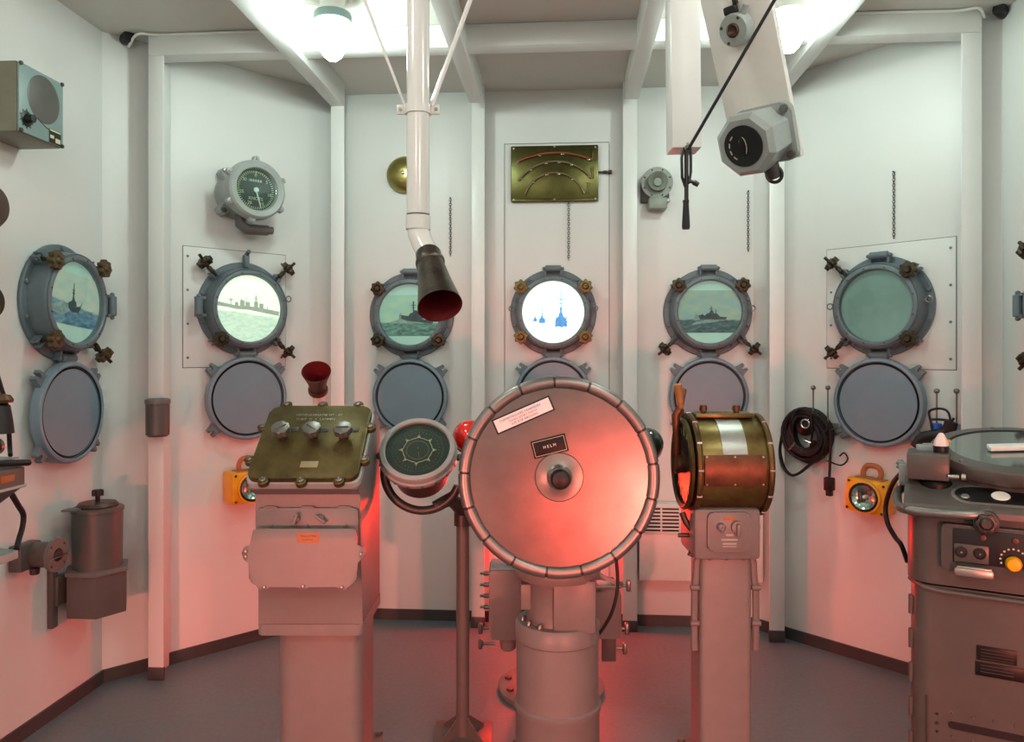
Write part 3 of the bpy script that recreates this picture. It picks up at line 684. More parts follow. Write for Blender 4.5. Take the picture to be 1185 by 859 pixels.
# red mouthed voice-pipe on the wall
q = at(366, 430, 2.75)
dh = camvec(.10, -.62, .62).normalized(); MH = Matrix.Translation(q) @ dh.to_track_quat('Z', 'Y').to_matrix().to_4x4()
t = thing('voice_pipe', 'short voice pipe with red trumpet mouth behind the brass topped pedestal', 'voice pipe', C((361-U0)/F*2.82, 2.82, 0))
inv = t.matrix_world.inverted() @ MH
b = B(); b.lathe([(.022, -.118), (.026, -.100), (.036, -.050), (.0525, 0), (.0515, .0005)], 36, inv); obj('trumpet', b, 'brownmetal', t)
b = B(); b.lathe([(.0514, .0003), (.035, -.05), (.024, -.10), (0, -.10)], 36, inv); obj('trumpet_lining', b, 'red_in', t, 'red inside of the trumpet')
b = B(); b.lathe([(.028, -.092), (.036, -.094), (.036, -.106), (.030, -.112), (.024, -.112)], 30, inv); obj('brass_collar', b, 'darkbrass', t)
e0 = inv @ Vector((0, 0, -.105)); e1 = inv @ Vector((0, 0, -.15))
b = B(); b.tube([e0, e1, Vector((e1.x, e1.y+.02, e1.z-.06)), Vector((e1.x, e1.y+.02, .3)), Vector((e1.x, e1.y+.02, .001))], .022, 16); obj('pipe', b, 'white', t)
# ashtray cup on the post
x, y, w, d = POSTS[0]
zc = 2.90; q = at(183, 483, zc)
t = thing('metal_cup', 'small dark grey metal cup fixed to the left white post', 'cup', Matrix.Translation((q.x+.004, y-.048, q.z-.072)))
b = B(); b.lathe([(0, 0), (.034, 0), (.042, .008), (.043, .125), (0, .125)], 32); obj('cup_body', b, 'greydk', t)
b = B(); b.lathe([(.043, .124), (.0455, .126), (.0455, .140), (.040, .144), (.037, .140), (.036, .06), (0, .06)], 32); obj('cup_rim', b, 'greymid', t)
b = B(); b.box((0, .044, .075), (.03, .008, .09), .002); obj('bracket', b, 'greydk', t)
# yellow lanterns
def lantern(M, label):
    t = thing('hand_lantern', label, 'lantern', M, 'yellow battery lanterns')
    b = B(); b.box((0, 0, .055), (.165, .135, .105), .012); bd = obj('case', b, 'yellow', t)
    b = B(); b.lathe([(.050, .106), (.056, .106), (.058, .124), (.052, .128), (.048, .124)], 36); obj('lens_ring', b, 'black', t)
    b = B(); b.lathe([(.058, .106), (.064, .106), (.065, .123), (.058, .125)], 36); obj('lens_bezel', b, 'yellow', t)
    b = B(); b.lathe([(.050, .122), (.035, .113), (.015, .1085), (0, .108)], 32); rf = obj('reflector', b, 'chrome', t)
    b = B(); b.sph((0, 0, .113), .008, 12); obj('lamp_bulb', b, 'white', rf)
    b = B(); b.lathe([(0, .119), (.050, .119), (.050, .122), (0, .122)], 32); obj('lens', b, 'glass', t)
    b = B(); b.tube(smooth([(-.030, .065, .06), (-.034, .090, .06), (-.020, .116, .06), (.020, .118, .06), (.036, .095, .06), (.030, .065, .06)]), .009, 10, flat=(.011, .009)); obj('handle', b, 'orange', t, 'worn brown handle')
    b = B(); b.box((0, .066, .06), (.11, .010, .06), .003); obj('handle_plate', b, 'orange', t)
    many('case_screw', lambda b: b.lathe([(.005, 0), (.005, .003), (0, .0035)], 8), 'black', bd, [(sx*.068, sy*.054, .1075) for sx in (-1, 1) for sy in (-1, 1)])
    b = B(); b.box((0, -.02, .0015), (.06, .09, .003), .001); obj('wall_bracket', b, 'dkmetal', t)
lantern(mount('left45', 290, 564, .10), 'yellow lantern half hidden behind the brass topped pedestal')
lantern(mount('right45', 1002, 575, .10, roll=-4), 'yellow lantern on the right angled wall beside the radar console')

# ------------------------------------------------------------------ left wall
t = thing('loudspeaker', 'grey green speaker box with round mesh high on the left wall', 'loudspeaker', Matrix())
c0 = wall_hit('left', 25, 72, .15); c1 = wall_hit('left', 73, 172, .15)
M = mount('left', 49, 123, .15); t.matrix_world = M
W_, H_ = .205, .212
b = B(); b.box((0, 0, .072), (W_, H_, .142), .006); cs = obj('case', b, 'olive', t)
b = B(); b.box((0, 0, .146), (W_-.004, H_-.004, .006), .003); fp = obj('front_panel', b, 'teal', t, 'front panel with bluish lamp light painted into its grey')  # panel colour carries the bluish cast of the lamp on this face
b = B(); b.lathe([(0, .1505), (.068, .1505), (.070, .150), (.0735, .1495), (.074, .148)], 44, T(.008, .022, 0)); obj('speaker_mesh', b, 'greydk', t)
b = B(); b.lathe([(.022, .149), (.024, .150), (.018, .152), (0, .152)], 24, T(-.068, -.060, 0)); b.lathe([(.014, .15), (.012, .172), (0, .174)], 18, T(-.068, -.060, 0)); obj('volume_knob', b, 'black', t)
many('knob_tick', lambda b: b.box((0, .027, .1495), (.004, .004, .001)), 'black', fp, [T(-.068, -.060, 0) @ RZ(a) for a in range(0, 300, 36)])
b = B(); b.box((.060, -.080, .1495), (.056, .044, .001)); pl = obj('name_plate', b, 'black', t)
b = B(); b.box((.060, -.062, .1503), (.052, .005, .0008)); b.box((.045, -.082, .1503), (.018, .010, .0008)); b.box((.072, -.09, .1503), (.022, .014, .0008)); obj('plate_marking', b, 'mark', pl)
many('panel_screw', lambda b: b.lathe([(.007, 0), (.006, .005), (0, .006)], 10), 'dkmetal', fp, [(sx*.093, sy*.100, .149) for sx in (-1, 1) for sy in (-1, 1)])
b = B(); b.tube([(-.075, -.045, .15), (-.02, -.045, .15), (.02, -.062, .15), (.045, -.066, .15)], .0012, 6); obj('scratch_line', b, 'dkmetal', fp)
# grey drum canister in its bracket near the corner
M = mount('left', 113, 640, .105)
t = thing('canister', 'grey cylinder canister with black top knob held in a bracket by the corner', 'canister', M)
RM = T(0, 0, .105) @ RX(-90)
b = B(); b.lathe([(0, -.10), (.080, -.10), (.082, .150), (.086, .152), (.086, .162), (.080, .166), (0, .166)], 40, RM); obj('drum', b, 'greydk', t)
b = B(); b.lathe([(0, .165), (.066, .165), (.068, .172), (.060, .182), (0, .184)], 36, RM); obj('lid', b, 'brownmetal', t)
b = B(); b.cyl((0, .182, .105), (0, .205, .105), .008, seg=12); b.prism(gearpoly(.020, 5, .3), .205, .226, RM, bev=.003); obj('lid_knob', b, 'black', t)
hexp = [(.092/math.cos(R(30))*math.cos(R(30+60*i)), .092/math.cos(R(30))*math.sin(R(30+60*i))) for i in range(6)]
b = B(); b.prism(hexp, -.205, -.055, RM, bev=.004); obj('holder', b, 'greydk', t)
b = B(); b.prism([(x*1.06, y*1.06) for x, y in hexp], -.060, -.046, RM, bev=.003); obj('holder_rim', b, 'greymid', t)
b = B(); b.box((-.105, -.125, .010), (.030, .215, .020), .002); b.box((-.07, -.11, .016), (.07, .10, .026), .003); obj('wall_bracket', b, 'greydk', t)
b = B(); b.box((-.075, .168, .06), (.045, .006, .05), .001); b.box((-.04, .167, .14), (.022, .008, .016), .002); obj('lid_latch', b, 'greymid', t)
# small round horn unit
t = thing('buzzer', 'small round grey buzzer on the left wall beside the canister', 'buzzer', mount('left', 46, 642, .06))
b = B(); b.box((-.02, 0, .025), (.10, .085, .045), .008); b.cyl((0, 0, .04), (0, 0, .112), .040, .042, seg=28, bev=.003); obj('housing', b, 'greydk', t)
b = B(); b.lathe([(0, .110), (.054, .110), (.056, .114), (.054, .122), (.022, .123), (.018, .118), (0, .116)], 36); fc = obj('front_plate', b, 'greymid', t)
b = B(); b.lathe([(.020, .119), (.016, .130), (.006, .134), (0, .134)], 20); obj('sounder', b, 'black', t)
many('plate_screw', lambda b: b.lathe([(.004, 0), (.003, .003), (0, .004)], 8), 'dkmetal', fc, [(.044*math.cos(R(a)), .044*math.sin(R(a)), .122) for a in (45, 135, 225, 315)])
b = B(); b.cyl((-.01, -.04, .05), (-.01, -.062, .05), .016, .014, seg=14, bev=.002); obj('cable_gland', b, 'dkmetal', t)
b = B(); b.tube([(-.045, -.012, .124), (-.035, -.004, .134), (0, -.002, .138), (.03, -.002, .135), (.048, -.004, .123)], .0022, 6); obj('lock_wire', b, 'steel', t)
# black corner cameras
for w, u, v, lb in (('left45', 149, 42, 'small black round sensor at the ceiling corner above the left post'), ('right45', 1157, 11, 'small black round sensor at the ceiling corner above the right post')):
    t = thing('ceiling_sensor', lb, 'sensor', mount(w, u, v, .05), 'black ceiling sensors')
    b = B(); b.lathe([(0, .0), (.020, .0), (.022, .012), (.022, .058), (.018, .066), (0, .067)], 24); obj('sensor_body', b, 'black', t)
    b = B(); b.box((0, .018, .012), (.016, .018, .022), .002); obj('sensor_foot', b, 'white', t)
def cable(name, pts, r, m, label, clips=0, cat='cable', group=None):
    b = B(); b.tube(pts, r, 8); o = tag(obj(name, b, m), label, cat, group); return o
y_ = 2.826
o = cable('ceiling_cable', smooth([(-1.70, 2.855, 2.462), (-1.63, 2.80, 2.485), (-1.56, y_, 2.492), (-1.3, y_, 2.493), (-1.13, y_, 2.493), (-1.07, y_, 2.493)]), .005, 'white', 'thin white cable along the ceiling above the left post')
o = cable('ceiling_cable', smooth([(1.50, 2.84, 2.47), (1.46, 2.80, 2.487), (1.40, y_, 2.492), (1.2, y_, 2.493), (.965, y_, 2.493)]), .005, 'white', 'thin white cable along the ceiling above the right post')

# ------------------------------------------------------------------ left pedestal with the brass switch panel
PX, PZc = -.570, 2.36
t = thing('switch_pedestal', 'grey pedestal with sloping brass panel and three knobs, left of the helm', 'pedestal', floorframe(PX, PZc))
SX = Matrix(((0, 0, 1, 0), (1, 0, 0, 0), (0, 1, 0, 0), (0, 0, 0, 1)))      # prism in (y, z), extruded along x
b = B(); b.prism(rrect(.252, .235, .045), .015, .50, bev=.002); obj('column', b, 'grey', t)
b = B(); b.prism(rrect(.31, .30, .05), .0005, .018, bev=.004); ft = obj('foot_plate', b, 'greymid', t)
many('foot_bolt', lambda b: b.lathe([(.012, 0), (.012, .010), (0, .012)], 6), 'steel', ft, [(sx*.135, sy*.128, .018) for sx in (-1, 1) for sy in (-1, 1)])
bx = -.012
b = B(); b.prism([(-.165, .478), (-.165, .60), (-.190, .66), (-.190, .862), (-.232, .884), (-.222, .899), (.012, 1.080), (.05, 1.085), (.13, 1.04), (.13, .478)], bx-.150, bx+.150, SX, bev=.006); cab = obj('cabinet', b, 'grey', t, smooth=25)
b = B(); b.prism(rrect(.306, .305, .02, cx=bx, cy=-.018), .452, .484, bev=.006); obj('bottom_rim', b, 'grey', t)
e = 51.8
PM = T(-.585-PX, 2.24-PZc, .9935) @ RX(90-e)
b = B(); b.prism(rrect(.322, .312, .030), -.014, .006, PM, bev=.004); obj('panel_gasket', b, 'gauge', t)
b = B(); b.prism(rrect(.310, .300, .028), .006, .022, PM, bev=.006); pn = obj('brass_panel', b, 'brass', t, 'tarnished brass panel')
many('panel_lug', lambda b: (b.lathe([(.0155, .0), (.0155, .014), (.012, .017), (0, .017)], 20),), 'brass', pn, [PM @ T(x, y, .006) for x, y in [(-.105, -.155), (0, -.157), (.105, -.155), (-.163, -.075), (.163, -.075), (-.161, .06), (.161, .06), (-.11, .157), (0, .157), (.11, .157)]])
many('panel_screw', lambda b: (b.lathe([(.009, 0), (.009, .004), (.006, .006), (.004, .003), (0, .003)], 14),), 'steel', pn, [PM @ T(x, y, .022) for x, y in [(-.105, -.155), (0, -.157), (.105, -.155), (-.163, -.075), (.163, -.075), (-.161, .06), (.161, .06), (-.11, .157), (0, .157), (.11, .157)]])
text('lettering', 'NAMINAVIGATIE VIT - SY', .0125, 'silver', pn, PM @ T(0, .107, .0225))
text('lettering', 'PORT  O  A  LAMPEN', .0125, 'silver', pn, PM @ T(-.008, .088, .0225))
for x, pa in ((-.088, 35), (.002, -35), (.092, 2)):
    KM = PM @ T(x, .010, .022)
    b = B(); b.lathe([(.014, 0), (.013, .012), (.011, .026), (0, .026)], 20, KM); sh = obj('knob_shaft', b, 'dkmetal', pn)
    b = B(); b.prism(gearpoly(.0275, 8, .12), .024, .044, KM, bev=.003); b.box((0, 0, .0455), (.036, .004, .004), .001, KM @ RZ(pa)); obj('knob', b, 'steel', pn)
    b = B(); b.box((.020, .034, .001), (.036, .020, .002), .0006, KM); b.box((.020, .034, .0023), (.024, .006, .001), 0, KM); obj('index_plate', b, 'dkmetal', pn)
b = B(); b.box((.012, -.098, .023), (.050, .024, .002), .0005, PM); obj('name_plate', b, 'nameplate', pn)
# lower switch cover
FM = T(bx, -.190, .715) @ RX(90)
b = B(); b.prism(rrect(.29, .13, .012, cy=.045), 0, .014, FM, bev=.003)
for x in (-.105, .105, 0): b.prism(rrect(.05, .03, .012, cx=x, cy=.10), 0, .010, FM, bev=.002)
obj('switch_plate', b, 'grey', t)
for x, a in ((-.028, -20), (.042, 55)):
    b = B(); b.cyl(FM @ Vector((x, .083, .010)), FM @ Vector((x, .083, .028)), .011, .009, seg=16); b.box((0, 0, .030), (.010, .036, .014), .003, FM @ T(x, .083, 0) @ RZ(a)); obj('toggle_switch', b, 'grey', t)
CM = T(bx+.002, -.240, .695) @ RX(86)
b = B(); b.box((0, -.005, -.026), (.285, .135, .044), .01, CM); obj('switch_box', b, 'grey', t)
ol = [(-.143, .075), (-.135, .080), (.135, .080), (.143, .075), (.147, .035), (.166, .030), (.172, .012), (.164, -.004), (.150, -.012), (.150, -.055), (.140, -.071), (.128, -.074), (.122, -.088), (.106, -.092), (.094, -.078), (.016, -.078), (.010, -.086), (-.010, -.086), (-.016, -.078), (-.094, -.078), (-.104, -.090), (-.122, -.088), (-.130, -.074), (-.144, -.068), (-.152, -.055), (-.152, -.012), (-.166, -.006), (-.174, .012), (-.166, .030), (-.149, .035)]
b = B(); b.prism(ol, -.004, .004, CM, bev=.0015); cv = obj('cover_plate', b, 'grey', t)
many('cover_bolt', lambda b: (b.lathe([(.006, 0), (.006, .004), (0, .006)], 8),), 'steel', cv, [CM @ T(x, y, .004) for x, y in ((-.108, -.080), (0, -.078), (.108, -.080), (.160, .010), (-.162, .018), (-.162, .004))])
b = B(); b.box((.012, .055, .0045), (.062, .028, .001), 0, CM); tg = obj('tape_label', b, 'orange', cv, 'worn orange tape label')
text('lettering', 'VERLICHTING', .0075, 'darkbrass', tg, CM @ T(.012, .060, .0052)); text('lettering', 'KOMPAS', .0075, 'darkbrass', tg, CM @ T(.012, .050, .0052))
b = B()
for (x, z) in ((-.1, .087), (0, .087), (.11, .087)): b.cyl(FM @ Vector((x, .06, .012)), FM @ Vector((x, .06, .018)), .006, seg=8)
obj('plate_bolts', b, 'greymid', t)

# ------------------------------------------------------------------ compass repeater on its pole
t = thing('compass_repeater', 'round compass repeater dial in a curved fork on a thin dark floor stand', 'compass', floorframe((535.5-U0)/F*2.5, 2.5))
b = B(); b.cyl((0, 0, .01), (0, 0, .735), .0215, seg=24); obj('pole', b, 'greydk', t)
b = B(); b.prism(rrect(.19, .19, .006), .0005, .012, RZ(0), bev=.002); obj('foot_plate', b, 'greydk', t)
many('foot_gusset', lambda b: b.prism([(.018, .012), (.088, .012), (.088, .020), (.018, .075)], -.003, .003, RX(90)), 'greydk', t, [RZ(a) for a in (42, 138, 222, 318)])
dcx, dcz, dy = (484-U0)/F*2.42, CZ-(525-V0)*2.42/F, 2.42-2.5
dx = dcx-(535.5-U0)/F*2.5
DM = T(dx, dy, dcz) @ RX(90-42)
b = B(); b.lathe([(.098, .0), (.112, .004), (.120, .010), (.1215, .022), (.118, .030), (.106, .034), (.102, .030), (.102, .016), (0, .016)], 64, DM); bz = obj('bezel', b, 'gauge', t)
b = B(); b.lathe([(.122, -.014), (.125, -.010), (.125, .004), (.119, .010), (.10, .004)], 64, DM); fl = obj('bezel_flange', b, 'gauge', t)
many('flange_screw', lambda b: (b.lathe([(.004, 0), (.004, .003), (0, .004)], 8),), 'steel', fl, [DM @ RZ(a) @ T(.125, 0, -.003) @ RY(90) for a in range(200, 345, 20)])
b = B(); b.lathe([(0, -.150), (.074, -.147), (.086, -.128), (.090, -.06), (.102, -.03), (.112, -.008), (.10, .006)], 48, DM); obj('bowl', b, 'dkmetal', t)
b = B(); b.lathe([(0, .017), (.1025, .017), (.1025, .019), (0, .019)], 48, DM); dl = obj('dial', b, 'dialgreen', t)
many('degree_mark', lambda b: (b.box((0, 0, .0003), (.006, .0010, .0006)),), 'markdim', dl, [DM @ T(0, 0, .019) @ RZ(6*i) @ T(.080, 0, 0) for i in range(60)])
many('inner_mark', lambda b: (b.box((0, 0, .0003), (.005, .0014, .0006)),), 'markdim', dl, [DM @ T(0, 0, .019) @ RZ(10*i) @ T(.068, 0, 0) for i in range(36)])
st = []
for i in range(64):
    a = 2*math.pi*i/64; q = (i % 8); r = .060 if q == 0 else .046
    if q in (1, 7): r = .047
    st.append(DM @ Vector((r*math.cos(a+math.pi/2), r*math.sin(a+math.pi/2), .0197)))
b = B(); b.tube(st, .0011, 5, closed=True); obj('compass_star', b, 'mark', dl)
many('star_dot', lambda b: (b.lathe([(.003, 0), (0, .0008)], 10),), 'mark', dl, [DM @ T(0, 0, .0195) @ RZ(90+45*i) @ T(.050, 0, 0) for i in range(8)])
b = B(); b.lathe([(.034, .0192), (.036, .0198), (.034, .0200)], 32, DM); b.box((.002, -.018, .0198), (.0016, .020, .0008), 0, DM @ RZ(8)); b.box((0, .008, .0198), (.003, .006, .0008), 0, DM); obj('centre_marks', b, 'markdim', dl)
b = B(); b.lathe([(0, .026), (.1025, .026), (.1025, .0275), (0, .0275)], 40, DM); obj('glass_pane', b, 'glass', t)
fork = []
for i in range(25):
    a = R(172 + (372-172)*i/24); fork.append((dx+.012+.122*math.cos(a), dy+.012, dcz-.062+.122*math.sin(a)))
fork = fork[:21]
fork = [(dx-.114, dy+.012, dcz-.012)] + fork
b = B(); b.tube(smooth(fork, 2), .012, 12, flat=(.016, .014)); obj('fork', b, 'dkmetal', t)
b = B(); b.tube([(dx+.05, dy+.012, dcz-.172), (dx+.10, dy+.03, dcz-.150), (0.0, -.01, .755), (.012, 0, .745)], .02, 12, rs=[.018, .024, .027, .026]); b.lathe([(0, .70), (.029, .70), (.029, .765), (0, .77)], 20); obj('fork_socket', b, 'dkmetal', t)
many('pivot_knob', lambda b: (b.cyl((-.012, 0, 0), (.012, 0, 0), .011, seg=14, bev=.002),), 'dkmetal', t, [T(dx-.120, dy+.012, dcz-.010), T(dx+.134, dy+.012, dcz-.014)])

# ------------------------------------------------------------------ helm
HX, HZc = .141, 2.36
t = thing('helm', 'big round helm with pink lit metal disc on a round grey column', 'helm', floorframe(HX, HZc))
b = B(); b.lathe([(0, .0005), (.165, .0005), (.165, .020), (.130, .024), (.130, .165), (.134, .172), (.134, .188), (.127, .192), (.127, .385), (.131, .390), (.131, .432), (.124, .442), (0, .442)], 56); cl = obj('column', b, 'grey', t)
many('base_bolt', lambda b: (b.lathe([(.009, 0), (.009, .010), (0, .012)], 6),), 'steel', cl, [(.148*math.cos(R(30*i)), .148*math.sin(R(30*i)), .020) for i in range(12)])
many('collar_bolt', lambda b: (b.lathe([(.008, 0), (.008, .012), (.005, .016), (0, .018)], 8),), 'steel', cl, [(.108*math.cos(R(a)), .108*math.sin(R(a)), .440) for a in (188, 214, 238, 302, 330, 352)])
b = B(); b.lathe([(0, .43), (.098, .43), (.094, .455), (.094, .56), (.112, .585), (0, .585)], 40); b.box((.045, -.035, .51), (.13, .14, .16), .012); b.box((-.07, .01, .52), (.09, .10, .08), .006); obj('neck', b, 'grey', t)
b = B(); b.lathe([(0, .580), (.130, .580), (.133, .590), (.133, .615), (.128, .622), (0, .622)], 48); obj('neck_flange', b, 'grey', t)
b = B(); b.prism(rrect(.24, .26, .04), .62, 1.04, bev=.01); obj('gear_housing', b, 'grey', t)
hx, hy, hz = (647-U0)/F*2.13-HX, 2.13-HZc, CZ-(552-V0)*2.13/F
WM = T(hx, hy, hz) @ RX(90-3)
rr = 116.5/F*2.13
b = B(); b.cyl(WM @ Vector((0, 0, -.16)), WM @ Vector((0, 0, -.01)), .045, seg=24); obj('shaft', b, 'steel', t)
b = B(); b.lathe([(0, .004), (.10, .004), (rr-.034, .004), (rr-.030, .004), (rr-.0285, .004), (rr-.022, 0), (rr-.022, -.006), (0, -.006)], 96, WM); ds = obj('disc', b, 'alu', t)
RI = rr-.017
seg17 = 360/17
def rimseg(b):
    b.tube([(RI*math.cos(R(.75+(seg17-1.5)*i/8)), RI*math.sin(R(.75+(seg17-1.5)*i/8)), 0) for i in range(9)], .0178, 16)
many('rim_grip', rimseg, 'rim', t, [WM @ RZ(seg17*i+8) for i in range(17)])
b = B(); b.ring((0, 0, 0), RI, .0150, 96, WM, 10); obj('rim_core', b, 'dkmetal', t)
b = B(); b.lathe([(.068, .004), (.0685, .0075), (.066, .010), (.034, .012), (.030, .014), (0, .014)], 48, WM); hb = obj('hub_plate', b, 'steel', t)
b = B(); b.lathe([(.036, .011), (.034, .022), (.028, .036), (.023, .040), (0, .040)], 40, WM); obj('hub_cap', b, 'chrome', t)
b = B(); b.lathe([(.0245, .038), (.027, .044), (.027, .066), (.022, .076), (.010, .080), (0, .080)], 32, WM); obj('hub_knob', b, 'black', t)
def disc_local(u, v):
    o = t.matrix_world.inverted() @ Vector((0, 0, CZ)); p = t.matrix_world.inverted() @ at(u, v, 1.0); d = p-o
    Wi = WM.inverted(); o2 = Wi @ o; d2 = Wi.to_3x3() @ d; k_ = -(o2.z-.004)/d2.z; q = o2+d2*k_
    return WM @ T(q.x, q.y, .004)
SM = disc_local(605.5, 480.5) @ RZ(23.5)
s = 2.13/F
b = B(); b.box((0, 0, .0015), (73*s, 18.5*s, .003), .0006, SM); bk = obj('sign_backing', b, 'black', t)
b = B(); b.box((0, 0, .0032), (69*s, 15*s, .001), 0, SM); sg = obj('white_sign', b, 'whitepaper', t, 'white sign with three lines of small lettering')
text('lettering', 'TOEVERTROUWD VAN', 3.7*s, 'sticker_ink', sg, SM @ T(-9*s, 3.6*s, .004), .0003); text('lettering', 'WIELEN', 3.7*s, 'sticker_blue', sg, SM @ T(16.5*s, 3.6*s, .004), .0003)
text('lettering', 'KAAN SPORT PARTA', 3.7*s, 'sticker_red', sg, SM @ T(0, -.4*s, .004), .0003)
text('lettering', 'ATE SCIP AIRCOON', 3.7*s, 'sticker_ink', sg, SM @ T(0, -4.4*s, .004), .0003)
QM = disc_local(636, 516.5) @ RZ(14)
b = B(); b.box((0, 0, .002), (41*s, 20.5*s, .004), .0006, QM); pq = obj('helm_plaque', b, 'gloss_black', t, 'black plaque reading HELM')
b = B()
for x0, y0, w_, h_ in ((0, 8.3, 37, .5), (0, -8.3, 37, .5), (-18.4, 0, .5, 17), (18.4, 0, .5, 17)): b.box((x0*s, y0*s, .0043), (w_*s, h_*s, .0006), 0, QM)
obj('plaque_border', b, 'mark', pq)
text('lettering', 'H E L M', 4.6*s, 'white', pq, QM @ T(0, .2*s, .0043), .0004)
for sx, mt, u, v, lb in ((-1, 'red_gloss', 543, 505, 'red dome lamp'), (1, 'green_gloss', 749, 514, 'dark green dome lamp')):
    x_ = (u-U0)/F*2.54-HX; z_ = CZ-(v-V0)*2.54/F
    b = B(); b.lathe([(.050, -.03), (.054, -.01), (.054, .006), (.049, .026), (.034, .042), (.016, .050), (0, .052)], 36, T(x_, .18, z_) @ RX(75)); dm = obj('dome_lamp', b, mt, t, lb)
    b = B(); b.lathe([(.056, -.045), (.058, -.025), (.052, -.02), (0, -.05)], 32, T(x_, .18, z_) @ RX(75)); b.box(((x_+sx*.05)/2, .215, z_), (abs(x_)+.02, .025, .03), .004); b.box((sx*.06, .16, z_), (.03, .13, .03), .004); obj('lamp_arm', b, 'dkmetal', t)
# cable of the helm
b = B(); g_ = lambda u, v, zc: t.matrix_world.inverted() @ at(u, v, zc)
b.tube(smooth([g_(690, 560, 2.30), g_(706, 610, 2.28), g_(713, 648, 2.26), g_(714.5, 680, 2.26), g_(709, 706, 2.27), g_(700, 724, 2.30), g_(690, 738, 2.36)]), .0052, 10); obj('cable', b, 'rubber', t)

# rear stand with the junction boxes
RX_, RZc = .146, 2.86
t = thing('steering_stand', 'grey steering gear stand on a round bolted foot close behind the helm', 'stand', floorframe(RX_, RZc))
b = B(); b.lathe([(0, .0005), (.196, .0005), (.198, .006), (.198, .020), (.192, .024), (.11, .024), (.10, .04), (.095, .64), (0, .64)], 56); cl = obj('column', b, 'grey', t)
many('foot_bolt', lambda b: (b.lathe([(.013, 0), (.013, .008), (0, .010)], 6),), 'dkmetal', cl, [(.165*math.cos(R(22+36*i)), .165*math.sin(R(22+36*i)), .024) for i in range(10)])
b = B(); b.box((0, -.13, .36), (.44, .012, .20), .003); b.box((0, -.09, .36), (.15, .10, .16), .006); obj('bracket_plate', b, 'greydk', t)
b = B(); b.prism([(-.225, .295), (-.225, .515), (-.215, .525), (-.125, .525), (-.112, .505), (-.112, .300), (-.128, .285), (-.215, .285)], .13, .27, RX(90), bev=.005); jb = obj('junction_box', b, 'grey', t)
b = B(); b.box((-.170, -.20, .527), (.10, .13, .006), .002); obj('box_lid', b, 'teal', t, 'pale green box lid')
b = B(); b.cyl((-.150, -.22, .528), (-.150, -.22, .68), .0155, seg=18); obj('conduit', b, 'grey', t)
b = B(); b.cyl((-.160, -.215, .288), (-.160, -.215, .235), .029, .027, seg=24, bev=.006); obj('cable_entry', b, 'grey', t)
b = B(); b.box((-.10, -.205, .43), (.035, .05, .12), .005); obj('box_bracket', b, 'greydk', t)
many('side_bolt', lambda b: (b.cyl((0, 0, 0), (-.022, 0, 0), .008, seg=8, bev=.001), b.cyl((-.018, 0, 0), (-.035, 0, 0), .0045, seg=8)), 'steel', t, [(-.225, -.15, z) for z in (.48, .44, .40, .36)])
many('hanging_bolt', lambda b: (b.cyl((.02, 0, 0), (-.030, 0, 0), .0055, seg=8), b.box((-.034, 0, 0), (.016, .022, .036), .004)), 'steel', t, [(-.225, -.137, .280), (-.225, -.137, .225)])
b = B(); b.prism([(.14, .27), (.14, .46), (.17, .452), (.225, .45), (.235, .42), (.235, .27)], .145, .215, RX(90), bev=.004); obj('side_box', b, 'grey', t)
b = B(); b.box((.19, -.18, .453), (.09, .075, .006), .002); obj('side_box_lid', b, 'teal', t, 'pale green box lid')
for z, a in ((.478, 25), (.445, -10)):
    Mw = T(.19, -.21, z) @ RY(a); b = B()
    b.prism([(-.055, -.004), (-.02, -.012), (0, -.006), (.02, -.012), (.055, -.002), (.05, .012), (.02, .006), (-.02, .006), (-.05, .010)], -.005, .005, Mw @ RX(90), bev=.002); obj('wing_nut', b, 'steel', t)
many('side_box_bolt', lambda b: (b.cyl((-.02, 0, 0), (.026, 0, 0), .0055, seg=8), b.box((.032, 0, 0), (.016, .022, .040), .004)), 'steel', t, [(.235, -.16, .440), (.232, -.14, .280), (.225, -.14, .210)])
b = B(); b.box((.2, -.14, .225), (.05, .02, .12), .003); obj('side_bracket', b, 'greydk', t)
# red lamp low on the middle wall, hidden behind the helm
t = thing('red_wall_lamp', 'red lamp low on the middle wall panel behind the helm, glow on the wall', 'lamp', mount('back', 640, 566, .06))
b = B(); b.lathe([(0, .0005), (.055, .0005), (.055, .02), (.045, .026), (0, .026)], 32); obj('lamp_base', b, 'grey', t)
b = B(); b.lathe([(.040, .026), (.042, .05), (.034, .08), (.018, .096), (0, .10)], 28); obj('red_globe', b, 'red_glow', t)
b = B(); b.box((0, .075, .085), (.16, .006, .17), .002); b.box((-.077, .045, .065), (.006, .06, .13), .002) ; b.box((.077, .045, .065), (.006, .06, .13), .002); obj('added_light_shield', b, 'grey', t)  # unseen shield added to keep the red light off the ceiling

# ------------------------------------------------------------------ engine telegraph
TX, TZc = .6425, 2.345
t = thing('engine_telegraph', 'engine telegraph with brass drum and two wooden handles on a grey column', 'telegraph', floorframe(TX, TZc))
b = B(); b.prism(rrect(.156, .135, .018), .015, .66, bev=.002); obj('column', b, 'grey', t)
b = B(); b.prism(rrect(.25, .24, .06), .0005, .018, bev=.004); ft = obj('foot_plate', b, 'greymid', t)
many('foot_bolt', lambda b: (b.lathe([(.012, 0), (.012, .010), (0, .012)], 6),), 'steel', ft, [(sx*.10, sy*.095, .018) for sx in (-1, 1) for sy in (-1, 1)])
b = B(); b.box((-.004, .0, .728), (.198, .19, .152), .012); nk = obj('neck_box', b, 'grey', t)
b = B(); b.prism(rrect(.128, .116, .018), 0, .012, T(-.002, -.0945, .738) @ RX(90), bev=.004); cp = obj('cover_plate', b, 'grey', t)
CPM = T(-.002, -.1065, .738) @ RX(90)
